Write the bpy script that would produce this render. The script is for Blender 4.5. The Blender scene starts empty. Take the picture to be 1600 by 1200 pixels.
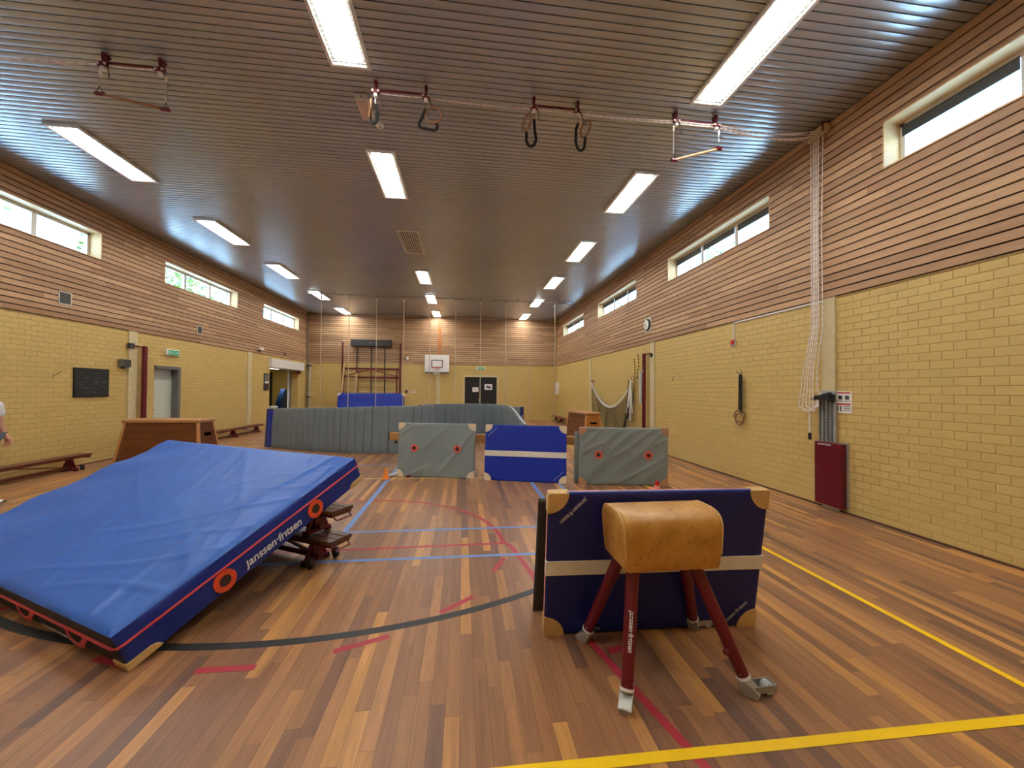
import bpy, bmesh, math, random
from mathutils import Vector, Matrix, noise
random.seed(7)
C = bpy.context.scene.collection
SC = bpy.context.scene
PI = math.pi

# ------------------------------------------------------------------ camera, world, light, exposure
cam_d = bpy.data.cameras.new('camera'); cam = bpy.data.objects.new('camera', cam_d); C.objects.link(cam)
cam_d.sensor_fit = 'HORIZONTAL'; cam_d.sensor_width = 36.0; cam_d.lens = 36.0 * 610.0 / 1600.0
cam_d.clip_start = 0.05; cam_d.clip_end = 300
_r = Vector((0.9920917, -0.12529014, 0.00751198)); _u = Vector((-0.00933877, -0.01399948, 0.99985839)); _w = Vector((0.12516724, 0.99202137, 0.01505882))
cam.matrix_world = Matrix(((_r.x, _u.x, -_w.x, 0.0), (_r.y, _u.y, -_w.y, 0.0), (_r.z, _u.z, -_w.z, 1.65), (0, 0, 0, 1)))
SC.camera = cam

world = bpy.data.worlds.new('sky'); SC.world = world; world.use_nodes = True
wn = world.node_tree; bg = wn.nodes['Background']
sky = wn.nodes.new('ShaderNodeTexSky'); sky.sky_type = 'NISHITA'; sky.sun_disc = False
sky.sun_elevation = math.radians(48); sky.sun_rotation = math.radians(180); sky.dust_density = 0.6; sky.ozone_density = 1.2
wn.links.new(sky.outputs[0], bg.inputs[0]); bg.inputs[1].default_value = 0.9

sun_d = bpy.data.lights.new('sun', 'SUN'); sun = bpy.data.objects.new('sun', sun_d); C.objects.link(sun)
sun_d.energy = 34.0; sun_d.color = (1.0, 0.95, 0.86); sun_d.angle = 0.01
sun.rotation_euler = (math.radians(50), 0, 0); sun.location = (0, -20, 30)

LAMP = 30.0
SC.view_settings.view_transform = 'Standard'; SC.view_settings.look = 'None'
SC.view_settings.exposure = 0.68; SC.view_settings.gamma = 1.0; SC.view_settings.use_curve_mapping = False

# ------------------------------------------------------------------ room size (metres)
XL, XR, YB, YF, HC, HB = -7.94, 5.208, 21.22, -0.9, 5.524, 3.0

# ------------------------------------------------------------------ materials
def S(r, g, b):
    f = lambda c: (c / 255.0 / 12.92) if c / 255.0 <= 0.04045 else ((c / 255.0 + 0.055) / 1.055) ** 2.4
    return (f(r), f(g), f(b), 1.0)
class NT:
    def __init__(s, name):
        s.m = bpy.data.materials.new(name); s.m.use_nodes = True
        s.t = s.m.node_tree; s.b = s.t.nodes['Principled BSDF']
    def n(s, typ, **kw):
        nd = s.t.nodes.new(typ)
        for k, v in kw.items(): setattr(nd, k, v)
        return nd
    def l(s, a, b): s.t.links.new(a, b)
    def math(s, op, a, b=None, c=None):
        nd = s.n('ShaderNodeMath', operation=op)
        for i, v in enumerate((a, b, c)):
            if v is None: continue
            if isinstance(v, (int, float)): nd.inputs[i].default_value = v
            else: s.l(v, nd.inputs[i])
        return nd.outputs[0]
    def mix(s, f, a, b, blend='MIX'):
        nd = s.n('ShaderNodeMix', data_type='RGBA', blend_type=blend)
        for i, v in ((0, f), (6, a), (7, b)):
            if isinstance(v, (int, float)): nd.inputs[i].default_value = v
            elif isinstance(v, tuple): nd.inputs[i].default_value = v
            else: s.l(v, nd.inputs[i])
        return nd.outputs[2]
    def pos(s): return s.n('ShaderNodeTexCoord').outputs['Object']
def ramp(t, fac, stops):
    nd = t.n('ShaderNodeValToRGB'); e = nd.color_ramp.elements
    while len(e) < len(stops): e.new(0.5)
    for i, (p, c) in enumerate(stops): e[i].position = p; e[i].color = c
    t.l(fac, nd.inputs[0]); return nd.outputs[0]
def noise_tex(t, vec, scale, detail=3, rough=0.5):
    nd = t.n('ShaderNodeTexNoise'); nd.inputs['Scale'].default_value = scale; nd.inputs['Detail'].default_value = detail; nd.inputs['Roughness'].default_value = rough
    if vec is not None: t.l(vec, nd.inputs['Vector'])
    return nd.outputs['Fac']
def bump(t, h, strength, dist):
    nd = t.n('ShaderNodeBump'); nd.inputs['Strength'].default_value = strength; nd.inputs['Distance'].default_value = dist
    t.l(h, nd.inputs['Height']); t.l(nd.outputs[0], t.b.inputs['Normal'])
def plain(name, col, rough=0.5, metal=0.0, var=0.08, scale=9.0, bmp=0.0, bscale=60.0, spec=0.5):
    t = NT(name); p = t.pos(); f = noise_tex(t, p, scale)
    dk = tuple(c * (1 - var) for c in col[:3]) + (1,); lt = tuple(min(1, c * (1 + var)) for c in col[:3]) + (1,)
    t.l(ramp(t, f, [(0.3, dk), (0.7, lt)]), t.b.inputs['Base Color'])
    t.b.inputs['Roughness'].default_value = rough; t.b.inputs['Metallic'].default_value = metal
    t.b.inputs['Specular IOR Level'].default_value = spec
    if bmp: bump(t, noise_tex(t, p, bscale, 4), bmp, 0.004)
    return t.m
def glow(name, col, strength):
    t = NT(name); t.b.inputs['Base Color'].default_value = (0.8, 0.8, 0.8, 1) if strength > 1 else col; t.b.inputs['Emission Color'].default_value = col; t.b.inputs['Emission Strength'].default_value = strength
    f = noise_tex(t, t.pos(), 3.0); return t.m
def wood_grain(name, c1, c2, rough=0.45, axis='x', scale=6.0):
    t = NT(name); mp = t.n('ShaderNodeMapping'); t.l(t.pos(), mp.inputs['Vector'])
    sc = {'x': (0.12, 1, 1), 'y': (1, 0.12, 1), 'z': (1, 1, 0.12)}[axis]; mp.inputs['Scale'].default_value = sc
    f = noise_tex(t, mp.outputs[0], scale * 4, 5, 0.6)
    t.l(ramp(t, f, [(0.3, c1), (0.7, c2)]), t.b.inputs['Base Color']); t.b.inputs['Roughness'].default_value = rough
    bump(t, f, 0.08, 0.003); return t.m

def floor_material():
    t = NT('strip_parquet'); sx = t.n('ShaderNodeSeparateXYZ'); t.l(t.pos(), sx.inputs[0]); x, y = sx.outputs[0], sx.outputs[1]
    W = 0.076
    xs = t.math('DIVIDE', x, W); row = t.math('FLOOR', xs); fx = t.math('FRACT', xs)
    wn1 = t.n('ShaderNodeTexWhiteNoise', noise_dimensions='1D'); t.l(row, wn1.inputs['W'])
    off = t.math('MULTIPLY', wn1.outputs['Value'], 7.3)
    ln = t.math('ADD', t.math('MULTIPLY', t.math('FRACT', t.math('MULTIPLY', wn1.outputs['Value'], 13.7)), 0.9), 0.85)
    ys = t.math('DIVIDE', t.math('ADD', y, off), ln); pl = t.math('FLOOR', ys); fy = t.math('FRACT', ys)
    cv = t.n('ShaderNodeCombineXYZ'); t.l(row, cv.inputs[0]); t.l(pl, cv.inputs[1])
    w2 = t.n('ShaderNodeTexWhiteNoise', noise_dimensions='2D'); t.l(cv.outputs[0], w2.inputs['Vector']); v = w2.outputs['Value']
    base = ramp(t, v, [(0.0, S(112, 82, 68)), (0.07, S(130, 93, 72)), (0.38, S(152, 106, 73)), (0.68, S(164, 117, 78)), (0.86, S(182, 131, 83)), (1.0, S(204, 148, 82))])
    mp = t.n('ShaderNodeMapping'); mp.inputs['Scale'].default_value = (1.0, 0.06, 1.0); t.l(t.pos(), mp.inputs['Vector'])
    sh = t.n('ShaderNodeVectorMath', operation='ADD'); t.l(mp.outputs[0], sh.inputs[0])
    cb = t.n('ShaderNodeCombineXYZ'); t.l(t.math('MULTIPLY', v, 40), cb.inputs[1]); t.l(cb.outputs[0], sh.inputs[1])
    g = noise_tex(t, sh.outputs[0], 70, 5, 0.65); g2 = noise_tex(t, sh.outputs[0], 16, 3, 0.5)
    gg = t.math('ADD', t.math('MULTIPLY', g, 0.6), t.math('MULTIPLY', g2, 0.7))
    gr = t.n('ShaderNodeMapRange'); t.l(gg, gr.inputs[0]); gr.inputs[1].default_value = 0.4; gr.inputs[2].default_value = 0.95; gr.inputs[3].default_value = 0.62; gr.inputs[4].default_value = 1.28
    col = t.mix(1.0, base, gr.outputs[0], 'MULTIPLY')
    gx = t.math('LESS_THAN', t.math('MULTIPLY', t.math('MINIMUM', fx, t.math('SUBTRACT', 1.0, fx)), W), 0.0012)
    gy = t.math('LESS_THAN', t.math('MULTIPLY', t.math('MINIMUM', fy, t.math('SUBTRACT', 1.0, fy)), ln), 0.0012)
    gap = t.math('MAXIMUM', gx, gy)
    col = t.mix(t.math('MULTIPLY', gap, 0.6), col, S(62, 42, 34)); 
    wear = noise_tex(t, t.pos(), 1.1, 4, 0.6)
    col = t.mix(t.math('MULTIPLY', wear, 0.10), col, S(172, 136, 108))
    t.l(col, t.b.inputs['Base Color'])
    rr = t.n('ShaderNodeMapRange'); t.l(wear, rr.inputs[0]); rr.inputs[3].default_value = 0.30; rr.inputs[4].default_value = 0.50
    t.l(rr.outputs[0], t.b.inputs['Roughness']); t.b.inputs['Specular IOR Level'].default_value = 0.45
    bump(t, t.math('SUBTRACT', t.math('MULTIPLY', g, 0.15), gap), 0.25, 0.0015)
    return t.m
def brick_material(name, axis):
    t = NT(name); sx = t.n('ShaderNodeSeparateXYZ'); t.l(t.pos(), sx.inputs[0])
    cv = t.n('ShaderNodeCombineXYZ'); t.l(sx.outputs[1 if axis == 'y' else 0], cv.inputs[0]); t.l(sx.outputs[2], cv.inputs[1])
    br = t.n('ShaderNodeTexBrick'); t.l(cv.outputs[0], br.inputs['Vector']); br.offset = 0.5
    br.inputs['Scale'].default_value = 1.0; br.inputs['Brick Width'].default_value = 0.215; br.inputs['Row Height'].default_value = 0.0958
    br.inputs['Mortar Size'].default_value = 0.006; br.inputs['Mortar Smooth'].default_value = 0.9; br.inputs['Bias'].default_value = 0.0
    br.inputs['Color1'].default_value = S(210, 182, 112); br.inputs['Color2'].default_value = S(204, 176, 107); br.inputs['Mortar'].default_value = S(203, 174, 105)
    nz = noise_tex(t, t.pos(), 1.4, 5, 0.65)
    col = t.mix(t.math('MULTIPLY', nz, 0.3), br.outputs['Color'], S(184, 156, 98), 'MIX')
    t.l(col, t.b.inputs['Base Color']); t.b.inputs['Roughness'].default_value = 0.42
    h = t.math('ADD', t.math('MULTIPLY', br.outputs['Fac'], -1.0), t.math('MULTIPLY', noise_tex(t, t.pos(), 70, 4), 0.14))
    bump(t, h, 1.0, 0.0065); return t.m
def batten_material(name, axis):
    t = NT(name); sx = t.n('ShaderNodeSeparateXYZ'); t.l(t.pos(), sx.inputs[0])
    a = sx.outputs[1 if axis == 'y' else 0]; z = sx.outputs[2]
    row = t.math('FLOOR', t.math('DIVIDE', t.math('SUBTRACT', z, HB), 0.1097))
    w1 = t.n('ShaderNodeTexWhiteNoise', noise_dimensions='1D'); t.l(row, w1.inputs['W'])
    seg = t.math('FLOOR', t.math('DIVIDE', t.math('ADD', a, t.math('MULTIPLY', w1.outputs['Value'], 9.0)), 2.6))
    cv = t.n('ShaderNodeCombineXYZ'); t.l(row, cv.inputs[0]); t.l(seg, cv.inputs[1])
    w2 = t.n('ShaderNodeTexWhiteNoise', noise_dimensions='2D'); t.l(cv.outputs[0], w2.inputs['Vector'])
    base = ramp(t, w2.outputs['Value'], [(0.0, S(164, 126, 93)), (0.35, S(175, 138, 104)), (0.7, S(186, 149, 113)), (1.0, S(198, 161, 123))])
    mp = t.n('ShaderNodeMapping'); mp.inputs['Scale'].default_value = (1, 0.07, 1) if axis == 'y' else (0.07, 1, 1)
    t.l(t.pos(), mp.inputs['Vector']); g = noise_tex(t, mp.outputs[0], 60, 4, 0.6)
    gr = t.n('ShaderNodeMapRange'); t.l(g, gr.inputs[0]); gr.inputs[1].default_value = 0.3; gr.inputs[2].default_value = 0.7; gr.inputs[3].default_value = 0.84; gr.inputs[4].default_value = 1.1
    col = t.mix(1.0, base, gr.outputs[0], 'MULTIPLY')
    vo = t.n('ShaderNodeTexVoronoi', feature='F1'); vo.inputs['Scale'].default_value = 3.4
    mk = t.n('ShaderNodeMapping'); mk.inputs['Scale'].default_value = (0, .7, 1.2) if axis == 'y' else (.7, 0, 1.2); t.l(t.pos(), mk.inputs['Vector']); t.l(mk.outputs[0], vo.inputs['Vector'])
    kn = t.math('LESS_THAN', vo.outputs['Distance'], 0.05)
    col = t.mix(t.math('MULTIPLY', kn, 0.7), col, S(84, 52, 34))
    t.l(col, t.b.inputs['Base Color']); t.b.inputs['Roughness'].default_value = 0.55
    return t.m
def leaf_material(name, c1, c2):
    t = NT(name); f = noise_tex(t, t.pos(), 2.2, 3)
    t.l(ramp(t, f, [(0.3, c1), (0.7, c2)]), t.b.inputs['Base Color']); t.b.inputs['Roughness'].default_value = 0.6
    return t.m
def vinyl(name, col, rough=0.42, var=0.06):
    t = NT(name); p = t.pos(); f = noise_tex(t, p, 3.0, 4)
    t.l(ramp(t, f, [(0.3, tuple(c * (1 - var) for c in col[:3]) + (1,)), (0.7, tuple(min(1, c * (1 + var)) for c in col[:3]) + (1,))]), t.b.inputs['Base Color'])
    rr = t.n('ShaderNodeMapRange'); t.l(noise_tex(t, p, 14, 4), rr.inputs[0]); rr.inputs[3].default_value = rough - 0.06; rr.inputs[4].default_value = rough + 0.1
    t.l(rr.outputs[0], t.b.inputs['Roughness'])
    bump(t, t.math('ADD', noise_tex(t, p, 9, 3), t.math('MULTIPLY', noise_tex(t, p, 160, 2), 0.08)), 0.22, 0.012); return t.m
def leather(name):
    t = NT(name); p = t.pos(); f = noise_tex(t, p, 6, 5, 0.65); f2 = noise_tex(t, p, 26, 4, 0.6)
    col = ramp(t, f, [(0.25, S(158, 106, 40)), (0.5, S(186, 134, 58)), (0.75, S(206, 160, 84))])
    col = t.mix(t.math('MULTIPLY', t.math('GREATER_THAN', f2, 0.63), 0.45), col, S(120, 74, 26))
    t.l(col, t.b.inputs['Base Color']); t.b.inputs['Roughness'].default_value = 0.36; bump(t, f2, 0.12, 0.004); return t.m

M = {}
M['floor'] = floor_material()
M['brick_y'] = brick_material('yellow_painted_brick_side', 'y'); M['brick_x'] = brick_material('yellow_painted_brick_end', 'x')
M['batten_y'] = batten_material('larch_batten_side', 'y'); M['batten_x'] = batten_material('larch_batten_end', 'x')
M['gapdark'] = plain('dark_backing_felt', S(16, 11, 9), 0.95, spec=0.1)
def ceiling_material():
    t = NT('lacquered_ceiling_slat'); p = t.pos(); f = noise_tex(t, p, 0.7, 3)
    t.l(ramp(t, f, [(0.3, S(182, 189, 196)), (0.7, S(190, 197, 204))]), t.b.inputs['Base Color'])
    t.b.inputs['Metallic'].default_value = 0.6; t.b.inputs['Roughness'].default_value = 0.27; return t.m
M['ceil'] = ceiling_material()
M['cream'] = plain('cream_paint', S(206, 192, 150), 0.45)
M['white'] = plain('white_paint', S(226, 226, 222), 0.4, var=0.03)
M['offwhite'] = plain('off_white_plastic', S(206, 200, 188), 0.45, var=0.04)
M['lightgrey'] = plain('light_grey_paint', S(190, 196, 196), 0.45, var=0.04)
M['palegreen'] = plain('pale_grey_green_paint', S(198, 206, 194), 0.42, var=0.03)
M['midgrey'] = plain('mid_grey_paint', S(104, 106, 102), 0.5, var=0.05)
M['dkgrey'] = plain('dark_grey_plastic', S(52, 54, 56), 0.5)
M['black'] = plain('black_plastic', S(20, 20, 21), 0.45)
M['blackfab'] = plain('black_webbing', S(13, 11, 13), 0.9, bmp=0.3)
M['oxred'] = plain('oxblood_red_enamel', S(98, 6, 28), 0.32, var=0.06)
M['brightred'] = plain('signal_red_plastic', S(196, 30, 30), 0.4)
M['steel'] = plain('galvanised_steel', S(182, 186, 188), 0.4, 0.55, var=0.12, scale=20)
M['alu'] = plain('cast_aluminium', S(172, 172, 166), 0.4, 0.6, var=0.08)
M['chrome'] = plain('chrome', S(210, 212, 214), 0.15, 1.0, var=0.02)
M['pine'] = wood_grain('pale_pine', S(214, 178, 128), S(232, 202, 156), 0.5, 'y')
M['pinez'] = wood_grain('pale_pine_rail', S(206, 170, 118), S(226, 194, 146), 0.5, 'z')
M['beamwood'] = wood_grain('varnished_beam_wood', S(166, 118, 66), S(192, 146, 90), 0.4, 'x')
M['mahog'] = wood_grain('dark_mahogany', S(86, 36, 26), S(112, 52, 36), 0.32, 'x')
M['mahogtop'] = wood_grain('worn_brown_seat_wood', S(74, 48, 36), S(102, 68, 48), 0.35, 'x')
M['vault'] = wood_grain('varnished_plywood', S(92, 48, 25), S(120, 68, 36), 0.3, 'x')
M['vaultend'] = wood_grain('golden_plywood', S(158, 98, 36), S(182, 120, 54), 0.35, 'x')
M['vaultedge'] = wood_grain('beech_corner_post', S(186, 130, 78), S(206, 152, 98), 0.4, 'z')
M['padtan'] = plain('tan_leather_pad', S(176, 130, 84), 0.5, var=0.1, bmp=0.1)
M['leather'] = leather('worn_tan_leather')
M['patch'] = plain('tan_leather_patch', S(206, 172, 112), 0.5, var=0.1, bmp=0.12)
M['patchcream'] = plain('cream_leather_patch', S(226, 206, 172), 0.5, var=0.1, bmp=0.12)
M['patchred'] = plain('reddish_leather_patch', S(184, 140, 108), 0.5, var=0.1, bmp=0.12)
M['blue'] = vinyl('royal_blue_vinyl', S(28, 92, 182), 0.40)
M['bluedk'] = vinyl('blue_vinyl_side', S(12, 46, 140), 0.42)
M['navymesh'] = plain('dark_ventilation_mesh', S(44, 44, 50), 0.75, bmp=0.3, bscale=200)
M['navy'] = vinyl('navy_blue_vinyl', S(4, 22, 104), 0.45)
M['deepblue'] = vinyl('deep_blue_vinyl', S(2, 44, 164), 0.45)
M['greyvin'] = vinyl('grey_vinyl', S(132, 145, 144), 0.5)
M['greydk'] = vinyl('slate_grey_vinyl', S(112, 124, 131), 0.5)
M['underside'] = plain('dark_anti_slip_underside', S(66, 60, 54), 0.85, bmp=0.3)
M['orange'] = plain('orange_webbing', S(232, 84, 40), 0.6)
M['redpipe'] = plain('red_piping', S(196, 66, 74), 0.5)
M['pinkpipe'] = plain('pink_piping', S(236, 158, 142), 0.55)
M['salmon'] = plain('salmon_handle_ring', S(224, 98, 84), 0.6)
M['meshbrown'] = plain('brown_vent_mesh', S(62, 44, 38), 0.8, bmp=0.4, bscale=250)
M['stripe'] = plain('white_vinyl_stripe', S(226, 222, 210), 0.45, var=0.03)
M['print'] = plain('white_print', S(226, 230, 236), 0.5, var=0.02)
M['printgrey'] = plain('grey_print', S(190, 194, 206), 0.5, var=0.02)
M['cone'] = plain('orange_rubber', S(238, 138, 48), 0.5)
M['rope'] = plain('pale_hemp_rope', S(196, 178, 148), 0.85, bmp=0.4, bscale=120)
M['ropew'] = plain('white_rope_strand', S(236, 230, 224), 0.8); M['roper'] = plain('red_rope_strand', S(196, 160, 152), 0.8)
M['l_yel'] = plain('yellow_court_paint', S(250, 206, 20), 0.4, var=0.04); M['l_blu'] = plain('blue_court_paint', S(100, 142, 206), 0.45, var=0.06)
M['l_red'] = plain('red_court_paint', S(172, 52, 66), 0.45, var=0.06); M['l_blk'] = plain('black_court_paint', S(46, 48, 50), 0.5, var=0.1); M['l_pale'] = plain('pale_yellow_court_paint', S(222, 190, 118), 0.5)
M['lamp'] = glow('lamp_diffuser_glow', (1.0, 0.965, 0.90, 1), LAMP)
M['roomlamp'] = glow('storage_lamp_glow', (1.0, 0.96, 0.9, 1), 6.0)
M['exit'] = glow('lit_exit_panel', S(150, 215, 190), 0.3); M['green'] = glow('exit_green_print', S(10, 130, 90), 0.3)
M['skin'] = plain('skin', S(196, 142, 118), 0.5, var=0.05); M['tshirt'] = plain('white_cotton', S(226, 228, 232), 0.8, bmp=0.2, bscale=30); M['trouser'] = plain('grey_denim', S(70, 74, 80), 0.8, bmp=0.2); M['hair'] = plain('brown_hair', S(60, 42, 30), 0.6)
M['leafa'] = leaf_material('spring_leaves', S(70, 106, 34), S(112, 144, 52)); M['leafb'] = leaf_material('pale_spring_leaves', S(84, 108, 60), S(124, 142, 88)); M['bark'] = plain('bark', S(90, 78, 68), 0.9, bmp=0.4)
M['ground'] = plain('blue_bounce_ground', S(172, 202, 230), 0.9, var=0.05, scale=2)  # sky blue put into the colour to feed the ceiling reflection
M['chalkbd'] = plain('chalkboard_slate', S(26, 32, 32), 0.55, var=0.2); M['chalk'] = plain('chalk', S(120, 124, 120), 0.9)
M['paper'] = plain('paper', S(232, 230, 226), 0.7, var=0.02); M['netcord'] = plain('dark_net_cord', S(60, 58, 50), 0.85)
M['yelpaint'] = plain('yellow_plaster', S(186, 160, 80), 0.6)
def glass_material():
    t = NT('window_glass'); t.b.inputs['Base Color'].default_value = (0.93, 0.98, 1, 1); t.b.inputs['Roughness'].default_value = 0.02
    tr = t.n('ShaderNodeBsdfTransparent'); tr.inputs[0].default_value = (0.86, 0.95, 0.97, 1); mx = t.n('ShaderNodeMixShader')
    fr = t.n('ShaderNodeLayerWeight'); fr.inputs[0].default_value = 0.5; t.l(t.math('ADD', t.math('MULTIPLY', t.math('POWER', fr.outputs['Facing'], 4.0), 0.4), 0.03), mx.inputs[0]); t.l(tr.outputs[0], mx.inputs[1])
    gl = t.n('ShaderNodeBsdfGlossy'); gl.inputs['Roughness'].default_value = 0.02; t.l(gl.outputs[0], mx.inputs[2])
    t.l(mx.outputs[0], t.t.nodes['Material Output'].inputs[0]); return t.m
M['glass'] = glass_material()

# ------------------------------------------------------------------ mesh builder
class MB:
    def __init__(s): s.v = []; s.f = []; s.mi = []
    def add(s, vs, fs, mi=0):
        o = len(s.v); s.v.extend([tuple(v) for v in vs]); s.f.extend([tuple(i + o for i in f) for f in fs])
        s.mi.extend([mi] * len(fs) if isinstance(mi, int) else mi); return s
    def box(s, lo, hi, mat=None, mi=0):
        x0, y0, z0 = lo; x1, y1, z1 = hi
        vs = [Vector(p) for p in ((x0, y0, z0), (x1, y0, z0), (x1, y1, z0), (x0, y1, z0), (x0, y0, z1), (x1, y0, z1), (x1, y1, z1), (x0, y1, z1))]
        if mat is not None: vs = [mat @ v for v in vs]
        return s.add(vs, [(0, 3, 2, 1), (4, 5, 6, 7), (0, 1, 5, 4), (1, 2, 6, 5), (2, 3, 7, 6), (3, 0, 4, 7)], mi)
    def bar(s, p0, p1, w, h, up=(0, 0, 1), mi=0):
        p0, p1 = Vector(p0), Vector(p1); d = (p1 - p0); L = d.length; d.normalize(); up = Vector(up)
        sd = d.cross(up)
        if sd.length < 1e-4: sd = d.cross(Vector((1, 0, 0)))
        sd.normalize(); u2 = sd.cross(d)
        m = Matrix.Translation(p0) @ Matrix((d, sd, u2)).transposed().to_4x4()
        return s.box((0, -w / 2, -h / 2), (L, w / 2, h / 2), m, mi)
    def tube(s, path, r, seg=8, cap=True, closed=False, mif=None):
        P = [Vector(p) for p in path]; n = len(P); R = r if isinstance(r, (list, tuple)) else [r] * n
        vs = []; nrm = None
        for i in range(n):
            a = P[(i - 1) % n] if (closed or i > 0) else P[i]; b = P[(i + 1) % n] if (closed or i < n - 1) else P[i]
            d = (b - a).normalized()
            if nrm is None:
                nrm = d.cross(Vector((0, 0, 1)))
                if nrm.length < 1e-3: nrm = d.cross(Vector((0, 1, 0)))
            else: nrm = nrm - d * nrm.dot(d)
            nrm.normalize(); bn = d.cross(nrm)
            for k in range(seg):
                t = 2 * PI * k / seg; vs.append(P[i] + (nrm * math.cos(t) + bn * math.sin(t)) * R[i])
        fs = []; mi = []
        for i in range(n if closed else n - 1):
            j = (i + 1) % n
            for k in range(seg):
                fs.append((i * seg + k, i * seg + (k + 1) % seg, j * seg + (k + 1) % seg, j * seg + k)); mi.append(mif(i, k) if mif else 0)
        if cap and not closed:
            fs.append(tuple(range(seg - 1, -1, -1))); fs.append(tuple((n - 1) * seg + k for k in range(seg))); mi += [0, 0]
        return s.add(vs, fs, mi)
    def cyl(s, p0, p1, r, r2=None, seg=16): return s.tube([p0, p1], [r, r if r2 is None else r2], seg)
    def torus(s, c, R, r, ax=(0, 0, 1), seg=28, sseg=8):
        ax = Vector(ax).normalized(); a = ax.orthogonal().normalized(); b = ax.cross(a)
        return s.tube([Vector(c) + (a * math.cos(2 * PI * k / seg) + b * math.sin(2 * PI * k / seg)) * R for k in range(seg)], r, sseg, closed=True)
    def lathe(s, prof, c=(0, 0, 0), seg=20, m=None):
        vs = []; n = len(prof)
        for (r, z) in prof:
            for k in range(seg):
                t = 2 * PI * k / seg; v = Vector((c[0] + r * math.cos(t), c[1] + r * math.sin(t), c[2] + z)); vs.append(m @ v if m else v)
        fs = [(i * seg + k, i * seg + (k + 1) % seg, (i + 1) * seg + (k + 1) % seg, (i + 1) * seg + k) for i in range(n - 1) for k in range(seg)]
        fs += [tuple(range(seg - 1, -1, -1)), tuple((n - 1) * seg + k for k in range(seg))]
        return s.add(vs, fs)
    def prism(s, poly, y0, y1, m=None):      # polygon in x,z extruded along y
        n = len(poly); vs = [Vector((x, y0, z)) for x, z in poly] + [Vector((x, y1, z)) for x, z in poly]
        if m is not None: vs = [m @ v for v in vs]
        fs = [tuple(range(n)), tuple(range(2 * n - 1, n - 1, -1))] + [(k, k + n, (k + 1) % n + n, (k + 1) % n) for k in range(n)]
        return s.add(vs, fs)
    def grid(s, fn, nu, nv, mi=0):
        vs = [fn(i / nu, j / nv) for j in range(nv + 1) for i in range(nu + 1)]
        return s.add(vs, [(j * (nu + 1) + i, j * (nu + 1) + i + 1, (j + 1) * (nu + 1) + i + 1, (j + 1) * (nu + 1) + i) for j in range(nv) for i in range(nu)], mi)
    def build(s, name, mats, parent=None, smooth=False, bevel=0.0, bseg=2, fix=True, sub=0):
        me = bpy.data.meshes.new(name); me.from_pydata(s.v, [], s.f); me.update()
        for m in (mats if isinstance(mats, (list, tuple)) else [mats]): me.materials.append(m)
        for p, i in zip(me.polygons, s.mi): p.material_index = i
        if fix:
            b = bmesh.new(); b.from_mesh(me); bmesh.ops.recalc_face_normals(b, faces=b.faces); b.to_mesh(me); b.free()
        if smooth:
            for p in me.polygons: p.use_smooth = True
        o = bpy.data.objects.new(name, me); C.objects.link(o)
        if parent is not None: o.parent = parent
        if bevel:
            md = o.modifiers.new('bevel', 'BEVEL'); md.width = bevel; md.segments = bseg; md.limit_method = 'ANGLE'; md.angle_limit = 0.6
            for p in me.polygons: p.use_smooth = True
            md.harden_normals = True
        elif smooth:
            try: me.set_sharp_from_angle(angle=0.7)
            except Exception: pass
        if sub:
            md = o.modifiers.new('subsurf', 'SUBSURF'); md.levels = sub; md.render_levels = sub
        return o
def tag(o, label, cat, group=None, kind=None):
    o['label'] = label; o['category'] = cat
    if group: o['group'] = group
    if kind: o['kind'] = kind
    return o
def thing(name, label, cat, loc=(0, 0, 0), rot=None, group=None):
    o = bpy.data.objects.new(name, None); C.objects.link(o); o.empty_display_size = 0.1
    m = Matrix.Translation(loc)
    if rot is not None: m = m @ (rot if isinstance(rot, Matrix) else Matrix.Rotation(rot, 4, 'Z'))
    o.matrix_world = m
    return tag(o, label, cat, group)
def struct(o): o['kind'] = 'structure'; return o
def sempty(name, loc=(0, 0, 0)):
    o = bpy.data.objects.new(name, None); C.objects.link(o); o.location = loc; return struct(o)
def kids(o): return [c for c in bpy.data.objects if c.parent == o]
def dup(root, label, group=None, M4=None):
    tree = {}
    for c in bpy.data.objects:
        if c.parent: tree.setdefault(c.parent.name, []).append(c)
    r = root.copy(); C.objects.link(r); r['label'] = label
    if group: r['group'] = group
    if M4 is not None: r.matrix_world = M4
    for ch in tree.get(root.name, []):
        c = ch.copy(); C.objects.link(c); c.parent = r
        for g in tree.get(ch.name, []):
            d = g.copy(); C.objects.link(d); d.parent = c
    return r
LOGO = '\u0237anssen\u00b7fr\u0131tsen'
def lettering(text, width, mat, parent, M4, name='printed_lettering', label=None):
    cu = bpy.data.curves.new('txt', 'FONT'); cu.body = text; cu.size = 1.0; cu.extrude = 0.002; cu.shear = 0.12; cu.align_x = 'CENTER'; cu.align_y = 'CENTER'
    cu.offset = 0.022
    t = bpy.data.objects.new('txt', cu); C.objects.link(t); dg = bpy.context.evaluated_depsgraph_get(); dg.update()
    me = bpy.data.meshes.new_from_object(t.evaluated_get(dg)); bpy.data.objects.remove(t)
    me.materials.clear(); me.materials.append(mat)
    xs_ = [v.co.x for v in me.vertices]; k_ = width / (max(xs_) - min(xs_)); me.transform(Matrix.Diagonal((k_, k_ * 1.05, k_, 1)))
    o = bpy.data.objects.new(name, me); C.objects.link(o); o.parent = parent; o.matrix_local = M4
    if label: o['label'] = label
    return o
RX = lambda a: Matrix.Rotation(a, 4, 'X'); RY = lambda a: Matrix.Rotation(a, 4, 'Y'); RZ = lambda a: Matrix.Rotation(a, 4, 'Z'); T = lambda *v: Matrix.Translation(v)
ORD = ['nearest the camera', 'second from the camera', 'third from the camera', 'fourth from the camera', 'fifth from the camera', 'sixth from the camera']

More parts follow.
